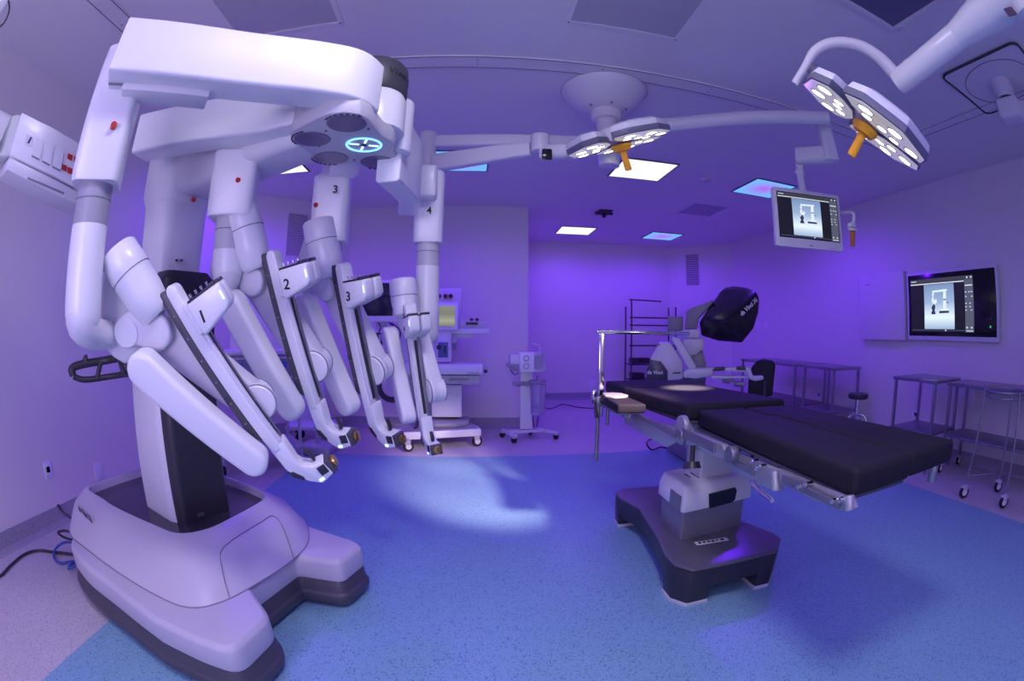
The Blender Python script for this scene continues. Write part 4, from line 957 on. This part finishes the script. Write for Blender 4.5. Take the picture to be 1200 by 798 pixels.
for pts in (((443, 378), (446, 384), (441, 396)), ((455, 378), (463, 386), (458, 402)), ((458, 378), (469, 388), (466, 405)), ((461, 444), (468, 470), (478, 488)), ((477, 462), (480, 478), (484, 489))):
    obj('cable', tube([py_(x, y, 5.5) for x, y in pts], .008, 8, sm=5), DARK, am)
obj('floor_hose', tube([pz(436, 480, .45), py_(437, 496, 5.15), pz(443, 508, .10), pz(455, 516, .04), pz(466, 516, .05), V((-.7, 5.3, .16))], .022, 10, sm=6), DARK, am)
obj('base_strut', tube([py_(480, 515, 5.3), py_(488, 500, 5.4), py_(492, 490, 5.5)], .02, 8), DARK, am)

# ---- suction unit
su = thing('suction_unit', 'white surgical suction pump with gauges and clear canister on a four-wheeled stand', 'suction unit', (.75, 5.8, 0))
def leg(a, b): return beam(V((*a, .09)), V((*b, .09)), .045, .035, .008)
obj('stand_leg', leg((.42, 5.95), (.56, 5.56)), WHITE2, su)
obj('stand_leg', leg((.72, 6.10), (1.10, 5.70)), WHITE2, su)
obj('stand_bar', beam(V((.50, 5.78, .10)), V((.95, 5.87, .10)), .13, .035, .008), WHITE2, su)
for x, y in ((.42, 5.90), (.54, 5.58), (1.08, 5.72), (.80, 6.04)): caster(su, x, y, .042, RUBBER, .03, (.6, -.8, 0), .03)
obj('mast', ybox(610, 434, 624, 503, 5.78, .10, .006), WHITE, su)
hd_ = obj('pump_housing', ybox(609.5, 413, 636, 436, 5.62, .30, .01), WHITE, su)
obj('side_wing', yslab(((626, 413), (637, 413.5), (640, 434), (626, 435)), 5.60, .03, .004), WHITE2, hd_)
obj('left_block', ybox(598, 415, 610, 427, 5.72, .25, .008), WHITE2, su)
obj('left_tray', yslab(((595, 427), (609, 427), (609, 436), (603, 435), (595, 430)), 5.72, .22, .006), GREYP, su)
for y in (420, 429):
    g = obj('gauge', lathe([(.034, 0), (.038, .006), (.034, .014), (.004, .015)], py_(616.5, y, 5.62), (0, -1, 0), 24), GREYP, hd_)
    obj('gauge_face', lathe([(.026, .0145), (.004, .017)], py_(616.5, y, 5.62), (0, -1, 0), 20), WHITE, g)
GLASS = mat('clear_plastic', (.60, .60, .75), .08); GLASS.node_tree.nodes['Principled BSDF'].inputs['Transmission Weight'].default_value = .75; GLASS.node_tree.nodes['Principled BSDF'].inputs['Alpha'].default_value = .75
obj('filter_jar', lathe([(.05, 0), (.055, .01), (.055, .16), (.04, .17)], py_(631.5, 432, 5.56), (0, 0, 1), 24), GLASS, su)
obj('jar_lid', cyl(py_(631.5, 416.5, 5.56), py_(631.5, 413.5, 5.56), .056), LGREY, su)
cn = obj('canister', lathe([(.075, 0), (.085, .01), (.095, .33), (.10, .36), (.10, .38), (.08, .385)], py_(630, 486, 5.70), (0, 0, 1), 30), GLASS, su)
obj('canister_lid', join(cyl(py_(630, 448, 5.70), py_(630, 445.5, 5.70), .105), cyl(py_(630, 446, 5.70), py_(630, 440, 5.70), .012)), GREYP, su)
obj('shelf_bar', join(ybox(601, 447, 625, 452, 5.70, .04, .004), cyl(py_(604, 450, 5.68), py_(610, 450, 5.68), .03)), GREYP, su)
obj('hose', tube([py_(633, 413, 5.56), py_(633, 407, 5.58), py_(628, 403, 5.6), py_(622, 403, 5.62)], .006, 8, sm=6), WHITE2, su)
obj('power_lead', tube([py_(608, 437, 5.7), py_(603, 439, 5.68), py_(598, 433, 5.7)], .006, 8, sm=5), DARK, su)
obj('power_cord', tube([V((.80, 5.88, .30)), V((.86, 6.0, .08)), pz(634, 478, .012), pz(645, 479, .012), pz(658, 474, .012), pz(668, 475, .012), pz(680, 477.5, .012), pz(700, 478, .012), pz(720, 474, .012)], .008, 8, sm=6), DARK, su)

# ---- drawer carts behind the robot
def drawer_cart(name, label, c, w, d, h, yaw, rows, top_m, wheel_m, z0=.75):
    t = thing(name, label, 'cart', (c[0], c[1], 0)); B = rotz(yaw); c = V((*c, 0))
    def bx(lx, ly, lz, sx, sy, sz, b=.006): return box(c + B @ V((lx, ly, 0)) + V((0, 0, lz)), (sx, sy, sz), B, b)
    obj('top', bx(0, 0, h - .02, w + .03, d + .03, .04, .01), top_m, t)
    obj('carcass', bx(0, 0, (z0 + h - .04) / 2, w, d, h - .04 - z0), mat('carcass_grey', (.30, .28, .36), .4), t)
    for k in range(2):
        for i in range(rows):
            hh = (h - .05 - z0) / rows; lz = h - .045 - hh * (i + .5); lx = (-.25 + .5 * k) * w
            dr_ = obj('drawer', bx(lx, -d / 2 - .008, lz, w * .47, .02, hh * .9, .006), MAT['carcass_grey'], t)
            obj('handle', bx(lx, -d / 2 - .022, lz + hh * .36, w * .44, .02, hh * .10, .004), LGREY, dr_)
            obj('label_card', bx(lx, -d / 2 - .0195, lz, w * .16, .003, hh * .30, 0), mat('label_blue', (.05, .10, .55), .5, emit=(.02, .06, .5), es=.12) if 'label_blue' not in MAT else MAT['label_blue'], dr_)
    for sx in (-1, 1):
        for sy in (-1, 1):
            lx, ly = sx * (w / 2 - .03), sy * (d / 2 - .03)
            obj('upright', bx(lx, ly, (.12 + z0) / 2, .03, .03, z0 - .12, .004), LGREY, t)
            q = c + B @ V((lx, ly, 0)); caster(t, q.x, q.y, .055, wheel_m, .03, (B @ V((1, 0, 0))), .05)
    obj('lower_shelf', bx(0, 0, .22, w, d, .03, .005), LGREY, t)
    return t
drawer_cart('drawer_cart', 'grey wheeled drawer cart with blue label cards standing behind arm 1', (-2.17, 4.32), .90, .52, 1.17, R(38), 2, WHITE2, LGREY, .75)
sc2 = thing('instrument_cart', 'low white instrument cart on dark castors half hidden behind arm 2', 'cart', (-1.92, 5.35, 0))
obj('platform', box((-1.90, 5.45, .22), (.66, .50, .05), rotz(R(10)), .012), WHITE2, sc2)
obj('panel', box((-2.02, 5.62, .55), (.42, .06, .66), rotz(R(10)), .012), WHITE2, sc2)
for x, y in ((-2.13, 5.30), (-1.66, 5.38), (-1.72, 5.66), (-2.16, 5.6)): caster(sc2, x, y, .065, RUBBER, .035, (.5, -.85, 0), .03)
# laptop tray glimpsed between arms 2 and 3
lt = thing('tray_monitor', 'small dark screen on a bracket tray seen between arms 2 and 3', 'monitor', (-1.62, 4.9, 1.2))
obj('screen_body', ybox(352, 373, 374, 397, 4.85, .03, .006), mat('screen_black', (.012, .012, .02), .2), lt)
obj('tray', ybox(351, 398, 377, 401, 4.70, .3, .005), DARK2, lt)
obj('bail', tube([py_(355, 402, 4.7), py_(358, 406, 4.7), py_(368, 406, 4.7), py_(372, 402, 4.7)], .008, 8, sm=4), LGREY, lt)
obj('post', join(span((-1.73, 4.95, .10), (-1.67, 5.0, 1.24), .008), box((-1.70, 4.98, .06), (.36, .36, .10), None, .02)), LGREY, lt)
# dark vital-signs display on the left wall behind the column
vm = thing('wall_display', 'small dark display with green traces on the left wall behind the robot column', 'monitor', (-2.97, 3.6, 1.75))
vo = V((-2.90, 3.4, 1.95))
obj('case', prism([px_(x, y, -2.90) for x, y in ((149, 289), (186, 300), (186, 336), (150, 328))], (-.07, 0, 0), .006), DARK, vm)
obj('bracket', span((-3.015, 3.40, 1.84), (-2.96, 3.60, 2.0), .004), LGREY, vm)
for k in range(5): obj('trace', prism([px_(x + 3.2 * k, y + .6 * k, -2.899) for x, y in ((157, 303), (158.3, 300), (158.6, 307), (157, 307))], (.002, 0, 0)), emis('trace_green', (.10, .30, .25), .8) if 'trace_green' not in MAT else MAT['trace_green'], vm, False)

# ---- surgeon console
co = thing('surgeon_console', 'surgeon console with black viewer hood and grey armrest behind the operating table', 'console', (2.35, 4.4, 0))
def cd_(x, y, d): return pd(740 + x / 5.7, 320 + y / 5.7, d)
hood = obj('viewer_hood', hull([cd_(450, 335, 4.85), cd_(470, 300, 4.75), cd_(565, 160, 5.0), cd_(620, 95, 5.25), cd_(720, 92, 5.2), cd_(828, 115, 4.85), cd_(858, 180, 4.8), cd_(852, 260, 4.78), cd_(818, 372, 4.75), cd_(738, 468, 4.70), cd_(580, 458, 4.85), cd_(462, 420, 4.95), cd_(622, 322, 4.50), cd_(500, 300, 4.62), cd_(720, 300, 5.5), cd_(600, 300, 5.5), cd_(668, 86, 5.22), cd_(780, 97, 5.05), cd_(850, 145, 4.81), cd_(590, 122, 5.12)], .05, 5), mat('hood_black', (.014, .012, .022), .22), co)
ta, tb_, tcn = cd_(740, 255, 4.60), cd_(845, 185, 4.79), cd_(735, 380, 4.62)
tn = (tb_ - ta).cross(tcn - ta).normalized(); tn = tn if tn.dot(CAMP - ta) > 0 else -tn
text('maker_mark', 'da Vinci Xi', .060, frame_at(cd_(778, 226, 4.64) + tn * .012, cd_(835, 175, 4.74) - cd_(720, 285, 4.585), cd_(720, 150, 4.62) - cd_(770, 230, 4.64)), INKW, hood, True, .002, .1, width=.26)
CG = mat('console_grey', (.22, .21, .26), .4); CW = mat('console_white', (.62, .60, .66), .4)
def cs(name, pts, d, th, m, b=.01):
    o = cd_(sum(p[0] for p in pts) / len(pts), sum(p[1] for p in pts) / len(pts), d); n = (CAMP - o).normalized(); n.z = 0; n.normalize()
    return obj(name, prism([pp(740 + x / 5.7, 320 + y / 5.7, o, n) for x, y in pts], -n * th, b, 2, 40), m, co)
cs('neck', ((355, 376), (365, 255), (400, 232), (470, 210), (545, 178), (552, 192), (450, 300), (438, 372)), 4.82, .28, CG, .012)
cs('side_pad', ((240, 385), (243, 285), (290, 292), (345, 288), (345, 385)), 4.95, .12, CG, .012)
cs('shoulder_block', ((332, 382), (452, 376), (458, 434), (400, 436), (345, 425)), 4.80, .25, CW)
cs('column_upper', ((345, 438), (484, 438), (484, 505), (430, 548), (388, 552), (350, 500)), 4.82, .28, CW)
cs('column_lower', ((390, 550), (475, 520), (500, 610), (480, 720), (400, 720)), 4.86, .22, CG)
pod = cs('pod', ((102, 720), (106, 640), (128, 570), (182, 462), (262, 466), (342, 585), (346, 708), (250, 722)), 4.75, .55, CW, .02)
cs('pod_panel', ((101, 724), (104, 640), (124, 578), (196, 590), (242, 655), (242, 724)), 4.735, .05, mat('pod_dark', (.05, .04, .09), .3), .006)
cs('pod_slot', ((275, 664), (330, 662), (330, 670), (275, 672)), 4.74, .02, DARK, .001)
cs('pod_recess', ((175, 474), (225, 478), (222, 492), (185, 500)), 4.742, .02, DARK, .002)
text('pod_mark', 'da Vinci', .05, frame_at(cd_(158, 664, 4.728), (1, -.45, 0), (0, 0, 1)), INKW, pod, True)
cs('arm_strut', ((265, 440), (285, 424), (325, 440), (435, 625), (420, 650), (392, 660)), 4.66, .10, CW, .012)
cs('armrest_bracket', ((345, 655), (395, 640), (550, 634), (556, 660), (535, 690), (430, 708), (345, 700)), 4.62, .22, CW, .02)
cs('armrest_bar', ((535, 635), (790, 628), (812, 690), (880, 688), (884, 712), (830, 722), (790, 712), (770, 664), (560, 656)), 4.58, .10, CW, .012)
cs('armrest_rail', ((530, 684), (780, 690), (785, 704), (530, 708)), 4.60, .10, CW, .01)
cs('armrest_pad', ((556, 632), (625, 630), (625, 650), (540, 656)), 4.56, .12, DARK, .006)
cs('armrest_pad', ((700, 628), (760, 627), (764, 648), (702, 648)), 4.56, .12, DARK, .006)
for k, (x, y) in enumerate(((640, 715), (720, 740))):
    cs('hand_control', ((x - 40, y - 10), (x + 30, y - 14), (x + 50, y + 10), (x + 10, y + 24), (x - 30, y + 18)), 4.9, .12, STEELB, .006)
obj('foot_base', span((2.2, 4.3, .02), (2.75, 4.85, .20), .03), CG, co)
obj('foot_post', span((2.25, 4.50, .18), (2.50, 4.72, .95), .03), CG, co)

# ---- console chair (only its dark back shows)
ch = thing('swivel_chair', 'black swivel chair back beside the console armrest', 'chair', (3.35, 4.75, 0))
o = pd(897, 440, 5.75); n = (CAMP - o); n.z = 0; n.normalize()
obj('backrest', prism([pp(x, y, o, n) for x, y in ((876, 462), (877, 446), (881, 430), (887, 423), (895, 421), (906, 423), (909, 428), (907, 445), (905, 464), (890, 466))], -n * .09, .02, 3), RUBBER, ch)
oc = V((o.x, o.y, 0)) - n * -.28
obj('seat', cyl(oc + V((0, 0, .44)), oc + V((0, 0, .51)), .23, b=.02), DARK, ch)
obj('post', cyl(oc + V((0, 0, .10)), oc + V((0, 0, .45)), .025), DARK2, ch)
obj('back_bar', tube([V((o.x, o.y, .80)), V((o.x, o.y, .52)), oc + V((0, 0, .45))], .018, 10), DARK2, ch)
for k in range(5):
    a = k * 2 * math.pi / 5; e = oc + V((.26 * math.cos(a), .26 * math.sin(a), 0))
    obj('leg', beam(oc + V((0, 0, .10)), e + V((0, 0, .075)), .04, .03, .008), DARK2, ch)
    caster(ch, e.x, e.y, .03, DARK2, .03, (math.cos(a + 1.57), math.sin(a + 1.57), 0), .02)

# ---- wire rack against the far wall
rk = thing('wire_rack', 'tall dark wire shelf rack against the far wall behind the console', 'rack', (3.4, 8.75, 0))
xr0, xr1 = py_(740, 400, 8.6).x, py_(740, 400, 8.6).x + .95
ztp = py_(740, 351, 8.6).z
for x in (xr0, xr1):
    for y in (8.6, 8.95): obj('post', cyl((x, y, 0), (x, y, ztp if (x == xr0 and y == 8.6) else ztp - .12), .016, seg=10), DARK2, rk)
obj('top_rail', cyl((xr0 - .05, 8.6, ztp), (py_(775, 352.5, 8.6).x, 8.6, ztp - .02), .014, seg=10), DARK2, rk)
for pyy in (372, 381, 405): obj('rail', cyl((xr0 - .04, 8.6, py_(740, pyy, 8.6).z), (xr1, 8.6, py_(740, pyy, 8.6).z), .015, seg=10), DARK2, rk)
for pyy, pb in ((421, 427), (438, 445)):
    z = py_(740, pb, 8.6).z; obj('shelf', span((xr0, 8.6, z - .02), (xr1, 8.95, z), .003), DARK2, rk)
bx_i = 0
for pb, xs in ((426, ((741.5, 751), (752.5, 762))), (444, ((742, 756),))):
    for x0, x1 in xs:
        z = py_(740, pb, 8.6).z; zt = z + .10
        tr_ = obj('equipment_tray', loft([[V((*q, zz)) for q in ((py_(x0, 430, 8.65).x, 8.66), (py_(x1, 430, 8.65).x, 8.66), (py_(x1, 430, 8.65).x, 8.9), (py_(x0, 430, 8.65).x, 8.9))] for zz in (z + .003, zt)], b=.012), DARK)
        tag(tr_, ('dark tray at the left on the upper shelf of the wire rack', 'dark tray at the right on the upper shelf of the wire rack', 'dark box on the lowest visible shelf of the wire rack')[bx_i], 'tray'); bx_i += 1

# ---- wall television and pale cabinet panel
tv = thing('wall_television', 'large wall-mounted flat screen on the right wall showing a robot picture', 'television', (5.03, 2.85, 1.31))
mt = frame_at((5.015, 2.845, 1.705), (0, -1, 0), (0, 0, 1))
obj('housing', tf(plate(1.45, .785, .05, .02, .006), mt @ M.Translation((0, 0, -.05))), WHITE2, tv)
gl = obj('front_glass', tf(plate(1.385, .70, .004, .006, .001), mt @ M.Translation((0, .005, -.001))), BLACKG, tv)
desktop(gl, mt @ M.Translation((-.145, .0, .0036)), 1.01, .60)
obj('power_light', cyl(mt @ V((.60, -.24, .003)), mt @ V((.60, -.24, .006)), .012, seg=14), emis('green_led', (.05, .5, .10), 1.0), gl)
for k in range(2): obj('front_key', cyl(mt @ V((.54 + .06 * k, -.16, .003)), mt @ V((.54 + .06 * k, -.16, .005)), .008, seg=10), DARK2, gl)
wc = thing('wall_cabinet', 'flat pale wall cabinet left of the television', 'cabinet', (5.04, 4.03, 1.29))
obj('door', span((4.985, 3.60, 1.30), (5.075, 4.44, 2.13), .006), WALL, wc)
obj('latch', span((4.978, 4.24, 2.00), (4.986, 4.30, 2.008)), SEAM, wc)

# ---- steel tables along the right wall
def steel_table(label, x0, x1, y0, y1, z, zs, casters=False):
    t = thing('steel_table', label, 'table', ((x0 + x1) / 2, (y0 + y1) / 2, 0), 'stainless side tables along the right wall')
    obj('tabletop', span((x0, y0, z - .035), (x1, y1, z), .004), STEEL, t)
    obj('shelf', span((x0 + .01, y0 + .01, zs - .025), (x1 - .01, y1 - .01, zs), .003), STEELB, t)
    for x in (x0 + .03, x1 - .03):
        for y in (y0 + .03, y1 - .03):
            obj('leg', span((x - .016, y - .016, .0 if not casters else .10), (x + .016, y + .016, z - .03), .003), STEEL, t)
            if casters: caster(t, x, y, .05, WHITE, .03, (0, 1, 0), .03)
    return t
steel_table('stainless side table nearest the console, beside the black chair back', 4.22, 4.90, 5.02, 6.45, .95, .40)
steel_table('small stainless side table behind the black stool', 4.30, 4.86, 4.28, 4.95, .95, .40)
steel_table('small stainless side table below the wall television', 4.30, 4.92, 2.62, 3.26, .935, .41)
steel_table('long stainless table on white castors at the right edge behind the ring stand', 4.50, 5.03, .75, 2.58, .915, .40, True)
# ---- stool
st = thing('stool', 'small round black swivel stool standing by the right wall', 'stool', (4.66, 4.08, 0))
sx_, sy_ = 4.66, 4.08
sx_, sy_ = 4.0, 3.55
st.location = (sx_, sy_, 0)
zs_ = CAMZ + (ray(1009, 464) * (math.hypot(sx_, sy_) / math.hypot(ray(1009, 464).x, ray(1009, 464).y))).z
obj('seat', cyl((sx_, sy_, zs_ - .03), (sx_, sy_, zs_ + .03), .125, b=.02), DARK, st)
obj('post', cyl((sx_, sy_, .18), (sx_, sy_, zs_ - .02), .018), CHROME, st)
for k in range(5):
    a = k * 2 * math.pi / 5 + .3; dv = V((math.cos(a), math.sin(a), 0)); c_ = V((sx_, sy_, 0))
    obj('leg', tube([c_ + V((0, 0, zs_ - .20)), c_ + dv * .10 + V((0, 0, zs_ - .22)), c_ + dv * .18 + V((0, 0, .30)), c_ + dv * .22 + V((0, 0, .05))], .013, 10, sm=5), CHROME, st)
    caster(st, (c_ + dv * .22).x, (c_ + dv * .22).y, .025, DARK, .02, (-dv.y, dv.x, 0), .015)
# ---- ring stand
rg = thing('ring_stand', 'chrome basin ring stand on white castors at the right edge', 'stand', (4.2, 1.66, 0))
rc = V((4.20, 1.66, 0)); zr_ = .93
obj('ring', tube([rc + V((.235 * math.cos(k * math.pi / 16), .235 * math.sin(k * math.pi / 16), zr_)) for k in range(33)], .011, 10), STEEL, rg)
obj('ring', tube([rc + V((.235 * math.cos(k * math.pi / 16), .235 * math.sin(k * math.pi / 16), zr_ - .045)) for k in range(33)], .009, 10), STEEL, rg)
feet = [(4.01, 1.90), (4.08, 1.43), (4.46, 1.68)]
for x, y in feet:
    dv = (V((x, y, 0)) - rc).normalized()
    obj('leg', tube([rc + dv * .235 + V((0, 0, zr_)), V((x, y, .12))], .011, 10), STEEL, rg)
    caster(rg, x, y, .055, WHITE, .035, (.5, .86, 0), .02)
obj('brace', tube([V((*feet[0], .20)), V((4.25, 1.67, .22))], .006, 8), STEEL, rg)
obj('brace', tube([V((*feet[1], .20)), V((4.25, 1.67, .22))], .006, 8), STEEL, rg)
obj('brace', tube([V((*feet[2], .20)), V((4.25, 1.67, .22))], .006, 8), STEEL, rg)

# ================================================================== wall fittings
def grille(name, label, o, xd, w, h, slats):
    t = thing(name, label, 'air vent', V(o) - V((0, 0, h / 2))); m = frame_at(o, xd, (0, 0, 1))
    fr = [((-w / 2, -h / 2), (w / 2, -h / 2 + .02)), ((-w / 2, h / 2 - .02), (w / 2, h / 2)), ((-w / 2, -h / 2 + .02), (-w / 2 + .02, h / 2 - .02)), ((w / 2 - .02, -h / 2 + .02), (w / 2, h / 2 - .02))]
    obj('frame', join(*[tf(span((a[0], a[1], 0), (b[0], b[1], .012)), m) for a, b in fr]), WALL, t, False)
    obj('recess', tf(span((-w / 2 + .02, -h / 2 + .02, .0005), (w / 2 - .02, h / 2 - .02, .002)), m), mat('vent_dark', (.16, .14, .20), .6) if 'vent_dark' not in MAT else MAT['vent_dark'], t, False)
    obj('slats', join(*[tf(box((0, -h / 2 + .02 + (h - .04) * (k + .5) / slats, .008), (w - .04, (h - .04) / slats * .45, .004), M.Rotation(.6, 3, 'X')), m) for k in range(slats)]), WALL, t, False, kind='stuff')
    return t
cl = (V((*CL1, 0)) - V((*CL0, 0))).normalized(); nl_ = V((cl.y, -cl.x, 0))
def on_l(px, py): return pp(px, py, V((*CL0, 0)) + nl_ * .001, nl_)
a, b = on_l(348, 249), on_l(348, 302); xa, xb = on_l(335, 275), on_l(361, 275)
grille('air_vent', 'tall louvred air vent on the angled corner wall behind arms 2 and 3', (a + b) / 2, cl, (xb - xa).length, (a - b).length, 26)
a, b = on_l(355, 362), on_l(355, 374)
grille('air_vent', 'small louvred vent low on the angled corner wall behind arm 2', (a + b) / 2, cl, .24, (a - b).length, 6)
crd = (V((*CR1, 0)) - V((*CR0, 0))).normalized(); nr_ = V((-crd.y, crd.x, 0)); nr_ = nr_ if nr_.y < 0 else -nr_
def on_r(px, py): return pp(px, py, V((*CR0, 0)) + nr_ * .001, nr_)
a, b = on_r(811.5, 297), on_r(811.5, 335.5); xa, xb = on_r(803, 316), on_r(820, 316)
grille('air_vent', 'tall louvred air vent on the angled far right corner wall', (a + b) / 2, crd, (xb - xa).length, (a - b).length, 22)
def wplate(label, o, xd, w, h, cat='socket', extra=None):
    t = thing('wall_plate', label, cat, V(o) - V((0, 0, h / 2))); m = frame_at(o, xd, (0, 0, 1))
    pl_ = obj('plate', tf(plate(w, h, .010, .006, .002), m), WHITE, t)
    if extra == 'socket':
        obj('socket', tf(plate(w * .45, h * .35, .004, .002, 0), m @ M.Translation((0, h * .05, .006))), DARK, pl_)
        obj('socket_hood', tf(plate(w * .5, h * .2, .014, .004, .002), m @ M.Translation((0, -h * .22, .006))), WHITE, pl_)
        for s in (-1, 1):
            for u in (-1, 1): obj('screw', tf(cyl((s * w * .4, u * h * .44, .007), (s * w * .4, u * h * .44, .0095), .004, seg=8), m), SEAM, pl_)
    if extra == 'switch': obj('rocker', tf(plate(w * .5, h * .5, .005, .003, .001), m @ M.Translation((0, 0, .007))), WHITE, pl_)
    return t
XLI = XL + .001
a = px_(56, 551, XLI); wplate('white data socket plate low on the left wall', a, (0, 1, 0), .085, .125, 'socket', 'socket')
a = px_(115, 551, XLI); wplate('blank square cover plate on the left wall beside the robot base', a, (0, 1, 0), .105, .135, 'cover plate')
a = px_(888.5, 381, XR - .001); wplate('left one of two light switches on the right wall beside the viewer hood', a, (0, -1, 0), .10, .13, 'switch', 'switch')
a = px_(898.5, 381, XR - .001); wplate('right one of two light switches on the right wall beside the viewer hood', a, (0, -1, 0), .10, .13, 'switch', 'switch')
a = py_(694, 450, YF - .001); wplate('square cover plate low on the far wall', a, (1, 0, 0), .14, .14, 'cover plate')
a = px_(960, 463, XR - .001); wplate('small socket on the right wall below the side tables', a, (0, -1, 0), .09, .12, 'socket', 'socket')
a = px_(1073, 486, XR - .001); wplate('socket plate on the right wall under the television', a, (0, -1, 0), .09, .12, 'socket', 'socket')
# ---- cords at the robot's tail
obj('power_cord', tube([V((-2.80, 1.0, .012)), pz(0, 675, .012), pz(12, 663, .012), pz(28, 650, .012), pz(45, 645, .012), pz(64, 647, .012), pz(90, 650, .012)], .010, 8, sm=6), DARK, robot)
obj('data_cord', tube([pz(90, 636, .15), pz(74, 636, .10), pz(64, 645, .03), pz(64, 655, .012), pz(72, 660, .012), pz(86, 658, .02), pz(80, 666, .012), pz(90, 662, .05)], .009, 8, sm=6), CABLEB, robot)
obj('tail_cord', tube([px_(68, 592, XLI + .02), px_(74, 600, XLI + .12), pz(82, 606, .25), pz(94, 612, .26)], .012, 8, sm=6), DARK, robot)
obj('loop_cord', tube([pz(92, 628, .2), pz(78, 622, .2), pz(68, 624, .17), pz(76, 630, .12), pz(92, 634, .12)], .009, 8, sm=6), DARK, robot)
obj('power_cord', tube([pz(770, 514, .02), pz(762, 515, .10), pz(758, 520, .14), pz(764, 527, .06), pz(776, 524, .02), pz(795, 530, .012), pz(815, 545, .012)], .010, 8, sm=6), DARK, co)
